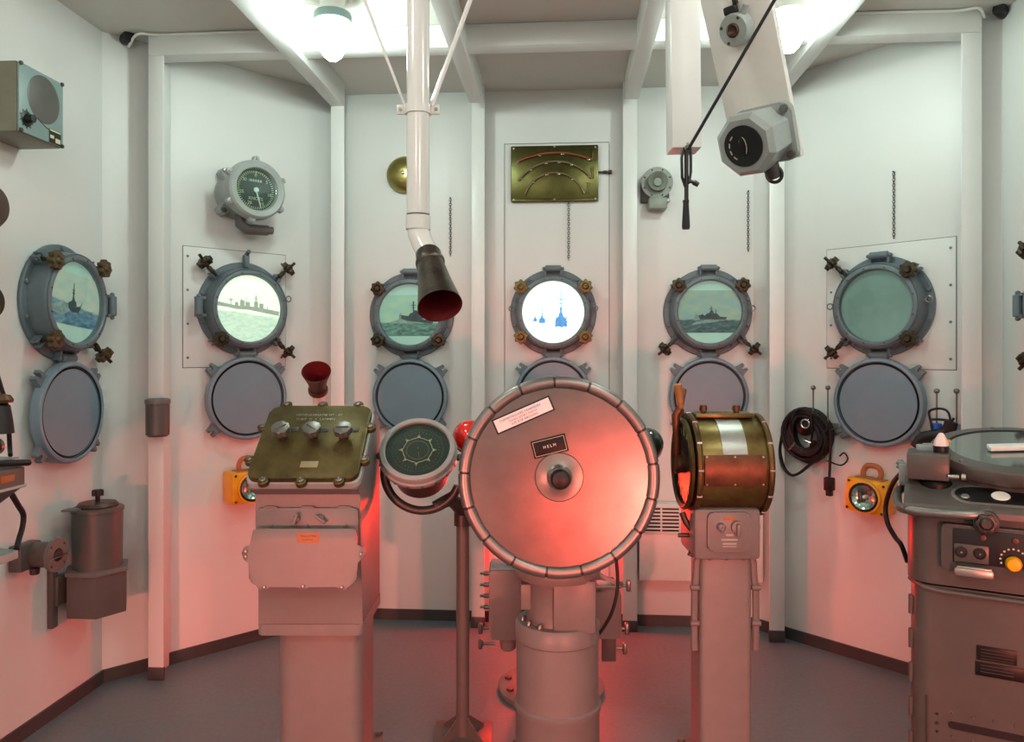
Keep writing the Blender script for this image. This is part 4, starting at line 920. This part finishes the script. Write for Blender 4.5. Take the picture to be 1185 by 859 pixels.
b = B(); b.lathe([(.013, 0), (.012, .014), (.008, .018), (0, .019)], 18, CPM @ T(-.026, .016, 0)); b.box((-.026, .010, .020), (.006, .018, .008), .002, CPM); obj('small_knob', b, 'grey', cp)
b = B(); b.lathe([(.019, 0), (.018, .012), (0, .014)], 20, CPM @ T(.022, .016, 0)); b.box((.022, .010, .016), (.012, .036, .014), .004, CPM @ RZ(0)); obj('pointer_knob', b, 'grey', cp)
b = B(); b.box((0, .041, .0008), (.034, .010, .0016), .0003, CPM); obj('orange_label', b, 'orange', cp, 'orange paper label')
b = B(); b.box((.0, -.008, .0006), (.022, .006, .001), 0, CPM); b.box((0, -.022, .0006), (.048, .005, .001), 0, CPM); b.box((0, -.034, .0006), (.04, .005, .001), 0, CPM); b.box((0, -.042, .0006), (.04, .003, .001), 0, CPM); obj('raised_marking', b, 'gauge', cp)
many('box_bolt', lambda b: (b.lathe([(.005, 0), (.005, .006), (0, .007)], 8),), 'greymid', nk, [T(x, -.07, .652) @ RX(180) for x in (-.05, 0, .05)])
b = B(); b.lathe([(.0, 0), (.026, 0), (.026, .008), (.020, .016), (.008, .018), (0, .018)], 28, T(.094, -.02, .738) @ RY(90)); obj('side_cap', b, 'steel', t)
# side straps
for sx in (-1, 1):
    b = B(); b.tube([(sx*.076, -.050, .655), (sx*.085, -.052, .635), (sx*.087, -.052, .60), (sx*.092, -.052, .55), (sx*.093, -.052, .40), (sx*.092, -.052, .37)], .006, 8, flat=(.007, .011)); sp = obj('side_strap', b, 'greymid', t)
    many('strap_bolt', lambda b: (b.cyl((-.014, 0, 0), (.014, 0, 0), .009, seg=12, bev=.002),), 'greymid', sp, [(sx*.092, -.056, z) for z in (.56, .452)])
# drum
dz, drl, dr = .923, .104, .150
DX = T(.010, .015, dz) @ RY(90)
b = B(); b.lathe([(0, -drl), (dr-.006, -drl), (dr-.004, -drl+.008), (dr-.004, drl-.008), (dr-.006, drl), (0, drl)], 72, DX); dr_o = obj('drum', b, 'drum', t, 'brass drum')
for sx in (-1, 1):
    x0 = sx*drl
    b = B(); b.lathe([(dr-.01, x0-.008), (dr+.005, x0-.008), (dr+.008, x0-.004), (dr+.008, x0+.004), (dr+.005, x0+.008), (dr-.014, x0+.008)], 72, DX); rg = obj('drum_ring', b, 'drumring', t)
    many('ring_bolt', lambda b: (b.cyl((-.0075, 0, 0), (.0075, 0, 0), .004, seg=8),), 'silver', rg, [T(.010+x0, .015, dz) @ RX(a) @ T(0, 0, dr+.006) for a in range(0, 360, 30)])
def arcpatch(b, x0, x1, a0, a1, r0, r1, n=14):
    # patch on the drum: angle measured from the viewer's side (0) upwards
    vs_, fs_ = [], []
    for i in range(n+1):
        a = R(a0+(a1-a0)*i/n)
        for r in (r0, r1):
            for x in (x0, x1): vs_.append((.010+x, .015-r*math.cos(a), dz+r*math.sin(a)))
    for i in range(n):
        o = 4*i
        for q in ((0, 1, 5, 4), (2, 6, 7, 3), (0, 4, 6, 2), (1, 3, 7, 5)): fs_.append(tuple(o+k_ for k_ in q))
    fs_ += [(0, 2, 3, 1), (4*n, 4*n+1, 4*n+3, 4*n+2)]
    b._add(vs_, fs_)
b = B(); arcpatch(b, -.036, .036, 18, 80, dr-.004, dr-.001); obj('silver_band', b, 'silver', t, 'silver painted band')
b = B(); arcpatch(b, -.092, .084, -17, 17, dr-.004, dr+.006); cv = obj('drum_cover', b, 'darkbrass', t, 'dark reddish cover plate')
many('cover_screw', lambda b: (b.lathe([(.0035, 0), (.003, .002), (0, .003)], 8),), 'silver', cv, [T(.010+x, .015-(dr+.006)*math.cos(R(a)), dz+(dr+.006)*math.sin(R(a))) @ RX(90-a) for x in (-.086, -.004, .078) for a in (-15, 15)] )
b = B(); b.box((.006, .015, dz+dr+.002), (.18, .10, .014), .004); obj('top_plate', b, 'drum', t)
many('top_knob', lambda b: (b.lathe([(.008, 0), (.008, .006), (.012, .008), (.012, .022), (.009, .025), (0, .025)], 14),), 'darkbrass', t, [(-.055, -.01, dz+dr+.008), (.046, -.01, dz+dr+.008)])
# left hand dial and levers
xf = .010-drl-.008
LM = T(xf, .015, dz) @ RY(-90)
b = B(); b.lathe([(0, .002), (dr-.02, .002), (dr-.02, .006), (0, .006)], 56, LM); obj('dial', b, 'dial', t)
many('dial_mark', lambda b: (b.box((0, 0, 0), (.002, .004, .03)),), 'mark', t, [T(xf-.007, .015, dz) @ RX(22.5*i) @ T(0, 0, .10) for i in range(16)])
b = B(); b.lathe([(0, .004), (.030, .004), (.028, .030), (.020, .036), (0, .036)], 28, LM); obj('lever_hub', b, 'darkbrass', t)
b = B(); b.lathe([(dr-.025, .006), (dr-.010, .006), (dr-.008, .014), (dr-.016, .020), (dr-.027, .014), (dr-.025, .006)], 64, LM); obj('dial_rim', b, 'brass', t)
for a, xo, L, lean, rh in ((-3, -.030, .150, -.012, .0135), (24, -.004, .150, .016, .0115)):
    HM = T(xf, .015, dz) @ RX(-a)
    b = B(); b.tube([(xo, 0, -.03), (xo, 0, .10), (xo-.004, 0, L), (xo*.6, 0, L+.025)], .006, 8, flat=(.005, .013)); lv = obj('lever_arm', b, 'darkbrass', t)
    b = B(); p0 = HM @ Vector((0, 0, 0))
    bb = [HM @ Vector((xo*.6, 0, L+.02)), HM @ Vector((xo*.6+lean*.2, 0, L+.10))]
    b.cyl((xo*.6, 0, L+.02), (xo*.6+lean, 0, L+.098), rh*.62, rh, seg=16, bev=.003); hd = obj('wooden_handle', b, 'wood' if a < 0 else 'wood_dark', lv, 'wooden handle')
    lv.matrix_local = HM
b = B(); b.tube([(xf-.02, -.02, dz-.145), (xf-.012, -.03, dz-.17), (xf+.01, -.03, dz-.20), (xf+.012, -.03, dz-.25), (xf+.002, -.03, dz-.275)], .010, 10); b.cyl((xf-.035, -.03, dz-.212), (xf+.01, -.03, dz-.212), .0065, seg=10); obj('side_linkage', b, 'dkmetal', t)

# ------------------------------------------------------------------ radar console on the right
RCx, RCz = 1.345, 2.05
t = thing('radar_console', 'grey radar console with round glass top at the right edge', 'console', floorframe(RCx, RCz, yaw=-29))
hw, hd = .235, .20
b = B(); b.prism(rrect(2*hw, 2*hd, .05), .0005, .665, bev=.004); cs = obj('cabinet', b, 'greyconsole', t)
b = B(); b.prism(rrect(2*hw+.016, 2*hd+.016, .06), .672, .86, bev=.012); up = obj('upper_casing', b, 'greyconsole', t)
b = B(); b.prism([(-.245, .858), (-.245, .872), (-.238, .880), (-.125, .926), (-.10, .930), (.21, .905), (.22, .858)], -hw-.015, hw+.015, SX, bev=.006); obj('deck', b, 'greyconsole', t, smooth=25)
fy = -hd
# door slot, plates, rivets, hinges
b = B(); b.prism(rrect(.30, .018, .009), 0, .003, T(.0, fy, .315) @ RX(90)); obj('vent_slot', b, 'black', cs)
many('rivet', lambda b: (b.lathe([(.005, 0), (.0035, .003), (0, .004)], 8),), 'greyconsole', cs, [T(-.14+.045*i, fy, z) @ RX(90) for i in range(7) for z in (.345, .285)])
many('panel_screw', lambda b: (b.lathe([(.004, 0), (.003, .002), (0, .0025)], 8),), 'black', cs, [T(-.175, fy, z) @ RX(90) for z in (.335, .312, .29)])
b = B(); b.box((-.198, fy-.001, .20), (.003, .003, .36)); obj('panel_seam', b, 'dkmetal', cs)
b = B(); b.box((-.045, fy-.002, .512), (.085, .004, .036), .001); b.box((-.038, fy-.002, .472), (.105, .004, .034), .001); np_ = obj('name_plates', b, 'gloss_black', t)
many('plate_line', lambda b: (b.box((0, 0, 0), (.07, .001, .002)),), 'dkmetal', np_, [(-.044, fy-.0042, z) for z in (.522, .514, .506, .499, .482, .474, .466)])
for i in range(7):
    b = B(); b.box((-hw+.003, fy+.040, .60-.09*i), (.012, .020, .05), .004); b.cyl((-hw-.001, fy+.034, .575-.09*i), (-hw-.001, fy+.034, .625-.09*i), .005, seg=10); obj('door_hinge', b, 'greyconsole', cs)
b = B(); b.tube([(-hw-.002, fy+.05, .665), (-hw+.03, fy-.004, .660), (-hw+.07, fy-.008, .655), (hw, fy-.008, .652)], .007, 8); obj('door_edge', b, 'greydk', cs)
# control panel
b = B(); b.prism(rrect(.36, .118, .010, cx=.105-.09, cy=.775), .0, .020, T(0, fy-.008, 0) @ RX(90), bev=.003); pf = obj('control_frame', b, 'greyconsole', t)
yq = fy-.029
b = B(); b.box((.015, yq, .782), (.31, .004, .085), .001); ci = obj('control_panel', b, 'black', t)
many('jack_plate', lambda b: b.box((0, yq-.003, .765), (.075, .004, .045), .003), 'greyconsole', ci, [(-.100, 0, 0), (.075, 0, 0)])
for x in (-.122, -.082, .065):
    b = B(); b.lathe([(.014, 0), (.014, .004), (.010, .006), (.010, .003), (0, .003)], 24, T(x, yq-.004, .768) @ RX(90)); jk = obj('jack_socket', b, 'rubber', ci)
    b = B(); b.sph((x, yq-.009, .767), .003, 8); obj('jack_pin', b, 'silver', jk)
b = B(); b.lathe([(.018, 0), (.018, .008), (.014, .018), (0, .020)], 24, T(-.012, yq-.004, .752) @ RX(90)); obj('range_knob', b, 'knob_yellow', ci, 'yellow range knob')
many('range_dot', lambda b: (b.lathe([(.0026, 0), (0, .001)], 8),), 'mark', ci, [T(-.012+.027*math.cos(R(a)), yq-.003, .760+.027*math.sin(R(a))) @ RX(90) for a in range(-20, 201, 22)])
for x in (-.075, -.008, .06):
    b = B(); b.lathe([(.008, 0), (.007, .004), (0, .005)], 14, T(x, yq-.002, .808) @ RX(90)); obj('indicator', b, 'brownmetal', ci)
for x in (-.095, .09):
    b = B(); b.box((x, yq-.012, .722), (.085, .030, .022), .006); b.box((x, yq-.022, .734), (.075, .012, .006), .002); obj('metal_lip', b, 'silver', pf)
b = B(); b.lathe([(.030, 0), (.028, .010), (.016, .014), (.016, .026), (.010, .034), (0, .034)], 24, T(-.07, fy-.045, .850) @ RX(90)); b.prism(gearpoly(.024, 6, .25), .014, .026, T(-.07, fy-.045, .850) @ RX(90), bev=.002); obj('clamp_knob', b, 'dkmetal', t)
# hand rail at the left corner
b = B(); b.tube(smooth([(-hw-.01, .06, .875), (-hw-.034, .02, .87), (-hw-.036, -.08, .865), (-hw-.02, fy-.02, .862), (-hw+.05, fy-.052, .862), (-.10, fy-.055, .866), (-.065, fy-.035, .872), (-.06, fy-.015, .872)], 5), .012, 12); obj('hand_rail', b, 'steel', t)
# black inlay along the deck front
DK = T(0, -.1815, .903) @ RX(22.2)
b = B(); b.prism(rrect(.35, .070, .035, cx=.04), -.002, .004, DK, bev=.002); ins = obj('deck_inlay', b, 'gloss_black', t)
b = B(); b.prism(rrect(.368, .088, .044, cx=.04), -.003, .0025, DK, bev=.002); obj('inlay_rim', b, 'greymid', t)
b = B(); b.lathe([(.021, 0), (.019, .002), (0, .002)], 24, DK @ T(-.035, .0, .004)); obj('inlay_dial', b, 'white', ins)
b = B(); b.lathe([(.010, 0), (.008, .003), (0, .003)], 16, DK @ T(-.112, -.014, .004)); obj('inlay_screw', b, 'silver', ins)
# display head
QM = T(.020, .022, 1.006) @ RX(11) @ Matrix.Diagonal((1.05, 1.05, 1, 1))
b = B(); b.lathe([(0, -.120), (.165, -.120), (.172, -.075), (.188, -.070), (.190, -.045), (.199, -.040), (.203, -.034), (.203, -.006), (.199, 0), (.164, .004), (.160, -.004), (0, -.006)], 80, QM); dh_ = obj('display_head', b, 'greyconsole', t)
b = B(); b.lathe([(0, -.003), (.1605, -.003), (.1605, .0005), (0, .0005)], 64, QM); obj('display_glass', b, 'screen', t, 'round reflecting display glass')
b = B(); b.lathe([(.1575, .0008), (.161, .003), (.163, .003)], 64, QM); obj('display_seal', b, 'black', t)
many('head_screw', lambda b: (b.lathe([(.006, 0), (.005, .003), (0, .004)], 10),), 'steel', dh_, [QM @ RZ(45+60*i) @ T(.186, 0, .001) for i in range(6)])
b = B(); b.box((.055, -.012, .010), (.26, .030, .012), .002, QM @ RZ(17)); tag_rule = obj('cursor_bar', b, 'white', t, 'white bar lying across the display')
# left block with knobs
b = B(); b.box((-.195, -.10, .965), (.100, .13, .07), .006); obj('knob_block', b, 'greyconsole', t)
b = B(); b.lathe([(.040, 0), (.042, .006), (.042, .022), (.036, .028), (0, .028)], 32, T(-.178, -.125, .899)); b.lathe([(.016, .02), (.016, .05), (0, .05)], 16, T(-.178, -.125, .899)); obj('hand_wheel', b, 'gloss_black', t)
b = B(); b.lathe([(.018, 0), (.019, .018), (0, .019)], 20, T(-.165, -.115, 1.0)); obj('lamp_socket', b, 'black', t)
b = B(); b.lathe([(.018, .018), (.017, .028), (.010, .044), (.005, .052), (0, .053)], 8, T(-.165, -.115, 1.0)); obj('pilot_lamp', b, 'cone', t, 'whitish cone shaped lamp cover')
b = B(); b.prism(rrect(.06, .05, .02, cx=-.195, cy=-.055), 1.0, 1.012, None, bev=.003); b.lathe([(.014, .012), (.014, .016), (0, .016)], 16, T(-.195, -.055, 1.0)); obj('filler_cap', b, 'gauge', t)
b = B(); b.cyl((-.165, -.035, 1.012), (-.145, -.035, 1.018), .008, seg=12); b.box((-.155, -.035, 1.024), (.028, .014, .007), .002); obj('yellow_clip', b, 'yellow', t, 'yellow clip')
many('side_terminal', lambda b: (b.box((0, 0, 0), (.03, .03, .05), .004), b.cyl((0, 0, .02), (-.02, 0, .03), .008, seg=10)), 'gauge', t, [(-hw-.018, -.04, .93), (-hw-.020, .03, .91)])
b = B(); b.cyl((-.15, -.168, .945), (-.125, -.168, .945), .006, seg=10); b.cyl((-.12, -.168, .945), (-.11, -.168, .945), .009, seg=10); obj('block_screw', b, 'silver', t)
cw = lambda x, y, z: t.matrix_world @ Vector((x, y, z))
b = B(); b.tube(smooth([cw(-hw-.03, -.0, .955), at(1046, 543, 2.16), at(1033, 560, 2.24), at(1025, 585, 2.28), at(1027, 605, 2.26), at(1036, 622, 2.24), at(1043, 631, 2.22), at(1050, 650, 2.24)]), .007, 10)
tag(obj('console_cable', b, 'rubber'), 'black cable looping from the left side of the radar console', 'cable')

# ------------------------------------------------------------------ hooks, coiled cable, headset on the right angled wall
def hook(u0, u1, v, label):
    M = mount('right45', (u0+u1)/2, v+40, .03); inv = M.inverted()
    t = thing('double_hook', label, 'hook', M, 'double wall hooks')
    a_, c_ = inv @ wall_hit('right45', u0, v, .07), inv @ wall_hit('right45', u1, v, .07)
    b = B(); b.box(((a_.x+c_.x)/2, a_.y-.17, .005), (.09, .05, .010), .002); obj('hook_plate', b, 'steel', t)
    for q in (a_, c_):
        b = B(); b.tube([(q.x, q.y-.17, .008), (q.x, q.y-.172, .05), (q.x, q.y-.155, .068), (q.x, q.y-.12, .07), (q.x, q.y, .07)], .0035, 8); pr = obj('prong', b, 'steel', t)
        b = B(); b.sph((q.x, q.y+.004, .07), .0105, 14); obj('prong_ball', b, 'steel', pr)
    return t
hook(941, 958, 450, 'double wall hook with ball tips holding the coil of black cable')
hook(1084, 1107, 454, 'double wall hook with ball tips holding the black headset')
M = mount('right45', 933, 503, .05)
t = thing('cable_coil', 'coil of black cable with a hanging plug on the right angled wall', 'cable coil', M)
rnd = random.Random(3); b = B()
pts = []
N = 15
for i in range(N*28):
    a = 2*math.pi*i/28; k_ = i/28
    q_ = 1-.42*(k_/15)**1.5; rx = q_*(.092+.012*math.sin(k_*2.3)+.006*math.sin(k_*5.1)); ry = q_*(.108+.014*math.cos(k_*1.9))
    pts.append((rx*math.cos(a)+.006*math.sin(k_*3.7), ry*math.sin(a)-.010*math.cos(k_*2.1), .045+.026*math.sin(k_*4.3)))
b.tube(pts, .0085, 8); obj('coil', b, 'rubber', t)
b = B(); b.tube(smooth([(-.105, -.01, .06), (-.112, -.08, .065), (-.095, -.145, .07), (-.06, -.178, .07), (-.02, -.165, .07), (.04, -.115, .075), (.09, -.085, .075)]), .0095, 8, flat=(.006, .013)); obj('slack_loop', b, 'rubber', t)
b = B(); b.tube(smooth([(.07, .10, .07), (.105, .055, .07), (.118, .0, .07), (.115, -.08, .07), (.112, -.165, .07)]), .006, 8); b.tube(smooth([(.02, .09, .08), (.07, .09, .09), (.11, .05, .085), (.10, .02, .08)]), .006, 8); obj('plug_lead', b, 'rubber', t)
b = B(); b.box((.112, -.195, .07), (.038, .055, .032), .005); b.box((.112, -.232, .07), (.026, .026, .022), .004); obj('plug', b, 'black', t)
b = B(); b.tube(smooth([(-.03, .09, .085), (-.04, .07, .10), (-.045, .02, .10), (-.03, -.02, .095)]), .005, 8); b.tube(smooth([(-.035, .095, .085), (.0, .11, .09), (.04, .09, .09), (.05, .02, .095), (.04, -.05, .09)]), .005, 8); b.lathe([(.034, 0), (.034, .03), (.02, .04), (0, .04)], 20, T(.005, .03, .05)); obj('earpiece', b, 'gloss_black', t)
b = B(); b.tube([(-.05, -.065, .10), (-.025, -.035, .10)], .0035, 8); b.tube([(.02, -.02, .10), (.05, -.028, .10)], .0035, 8); b.ring((.02, .05, .095), .018, .004, 20); obj('metal_fittings', b, 'chrome', t)
b = B(); b.tube(smooth([(.10, -.10, .065), (.15, -.115, .05), (.17, -.09, .03), (.155, -.065, .03), (.14, -.08, .04)]), .0035, 8); obj('wire_end', b, 'rubber', t)
M = mount('right45', 1092, 490, .08); inv = M.inverted()
t = thing('headset', 'black wire framed headset with blue pads hanging behind the radar console', 'headset', M)
W2 = lambda u, v, o=.09: inv @ wall_hit('right45', u, v, o)
b = B(); b.tube(smooth([W2(1079, 500), W2(1077, 488), W2(1075, 478), W2(1078, 474.5), W2(1086, 473), W2(1094, 474.5), W2(1098, 479), W2(1100, 487)]), .0045, 8); b.tube(smooth([W2(1076, 486), W2(1084, 485.5), W2(1092, 486), W2(1101, 487), W2(1104, 484)]), .0045, 8); obj('wire_frame', b, 'rubber', t)
b = B(); b.tube(smooth([W2(1101, 488), W2(1098, 497), W2(1091, 503), W2(1080, 505), W2(1068, 508), W2(1060, 518)]), .02, 10, flat=(.024, .016)); obj('head_strap', b, 'black', t)
for u, v, m in ((1084, 495, 'blue'), (1106, 495.5, 'ltblue')):
    p = W2(u, v, .07); b = B(); b.lathe([(.018, -.014), (.020, -.01), (.019, .012), (.015, .016), (0, .016)], 20, T(*p) @ RX(-90)); obj('ear_pad', b, m, t, 'blue ear pad' if m == 'blue' else 'light blue ear pad')

# ------------------------------------------------------------------ cut-off things along the left edge
Lw = lambda u, v, o: wall_hit('left', u, v, o)
# sloping chart desk unit
q0 = Lw(29, 538, .30)
M = Matrix.Translation((A_.x, q0.y, 0))
t = thing('wall_instrument', 'grey instrument desk with black front bar on the left wall, cut by the frame', 'instrument', M)
zt = q0.z; D_ = .30
yA, yB2 = -.42, .0
b = B(); b.prism([(0.001, zt-.20), (0.001, zt+.045), (.04, zt+.045), (D_, zt-.006), (D_, zt-.055), (D_-.01, zt-.062), (.10, zt-.20)], yA, yB2, RX(90) @ Matrix.Diagonal((1, 1, -1, 1)), bev=.003); ds = obj('desk', b, 'greydk', t)
b = B(); b.box((D_*.5, -.21, zt+.021), (D_-.02, .40, .004), .001, None); obj('desk_top', b, 'teal', t).rotation_euler = (0, 0, 0)
b = B(); b.tube([(D_-.04, yA, zt+.05), (D_-.03, -.2, zt+.030), (D_+.0, .012, zt+.004)], .008, 8, flat=(.012, .009)); obj('front_bar', b, 'black', t)
b = B(); b.box((D_+.002, -.05, zt-.056), (.006, .10, .008), .002); b.box((D_-.002, -.21, zt-.056), (.01, .42, .006), .002); obj('trim_strip', b, 'gauge', t)
b = B(); b.box((D_+.0008, -.065, zt-.028), (.0016, .05, .018), .0004); obj('orange_tag', b, 'orange', t, 'small orange tag')
b = B(); b.cyl((D_-.05, -.22, zt+.055), (D_-.05, -.04, zt+.055), .014, seg=16); b.lathe([(.022, 0), (.022, .012), (.012, .014), (0, .014)], 18, T(D_-.05, -.05, zt+.055) @ RX(-90)); b.box((D_-.05, -.06, zt+.03), (.02, .02, .04), .002); obj('roller', b, 'steel', t)
# handset and cord
q = Lw(2, 478, .26)
t = thing('handset', 'dark handset standing on the left wall instrument, cut by the frame', 'handset', Matrix.Translation(q))
b = B(); b.lathe([(0, -.055), (.030, -.055), (.026, -.02), (.020, .02), (.0, .03)], 20); obj('handset_body', b, 'black', t)
b = B(); b.lathe([(0, .026), (.026, .028), (.028, .036), (.020, .048), (0, .052)], 20); obj('handset_cap', b, 'darkbrass', t)
b = B(); b.tube(smooth([Lw(-6, 425, .24), Lw(1, 448, .24), Lw(7, 468, .24), Lw(10, 495, .24), Lw(11.5, 520, .24), Lw(12, 527, .26)]), .006, 8)
tag(obj('black_cord', b, 'rubber'), 'black cord hanging down the left edge above the instrument desk', 'cord')
b = B(); b.tube(smooth([Lw(14, 573, .18), Lw(21, 585, .17), Lw(27, 596, .16), Lw(26, 610, .16), Lw(22, 624, .17), Lw(19, 636, .2)]), .008, 10)
tag(obj('desk_cable', b, 'rubber'), 'black cable hanging from the instrument desk to the shelf below', 'cable')
# shelf arm below
q1 = Lw(27, 638, .27)
t = thing('wall_shelf', 'small grey shelf with dark clamp under the instrument desk at the left edge', 'shelf', Matrix.Translation((A_.x, q1.y, q1.z)))
b = B(); b.prism([(0.001, -.40), (0.001, 0), (.20, .0), (.27, -.02), (.27, -.40)], -.014, .008, None, bev=.002); obj('shelf_plate', b, 'teal', t)
b = B(); b.box((.03, -.2, -.06), (.055, .03, .11), .004); obj('shelf_bracket', b, 'greydk', t)
b = B(); b.box((.22, -.13, -.042), (.05, .09, .058), .01); b.lathe([(.018, 0), (.018, .008), (0, .010)], 16, T(.246, -.105, -.04) @ RY(90)); obj('clamp', b, 'dkmetal', t)
b = B(); b.cyl((.22, -.10, -.07), (.22, -.10, -.175), .004, seg=8); b.box((.225, -.095, -.18), (.02, .07, .014), .003, None); obj('clamp_screw', b, 'black', t)
# horn and grille at the upper left
q = Lw(-15, 238, .14)
t = thing('horn_speaker', 'brown rounded horn end peeking in at the left edge under the speaker box', 'horn', Matrix.Translation((A_.x, q.y, q.z)))
b = B(); b.lathe([(0, 0), (.02, .0), (.022, .06), (.045, .09), (.064, .13), (.066, .15), (.055, .165), (.03, .172), (0, .174)], 32, RY(90)); obj('horn_body', b, 'brownmetal', t)
b = B(); b.lathe([(0, .0005), (.05, .0005), (.05, .012), (0, .012)], 24, RY(90)); obj('horn_mount', b, 'dkmetal', t)
q = Lw(-12, 305, .11)
t = thing('terminal_strip', 'dark ribbed terminal strip at the left edge beside the porthole', 'terminal', Matrix.Translation((A_.x, q.y, q.z)))
b = B(); b.box((.02, 0, -.02), (.038, .08, .36), .006); obj('strip_base', b, 'dkmetal', t)
many('terminal_block', lambda b: (b.box((.06, 0, 0), (.07, .07, .034), .006),), 'bronze', t, [(0, 0, .12-.042*i) for i in range(4)])
b = B(); b.lathe([(0, .03), (.05, .035), (.052, .10), (.046, .112), (0, .114)], 24, T(.0, .012, -.11) @ RY(90)); obj('round_terminal', b, 'bronze', t)
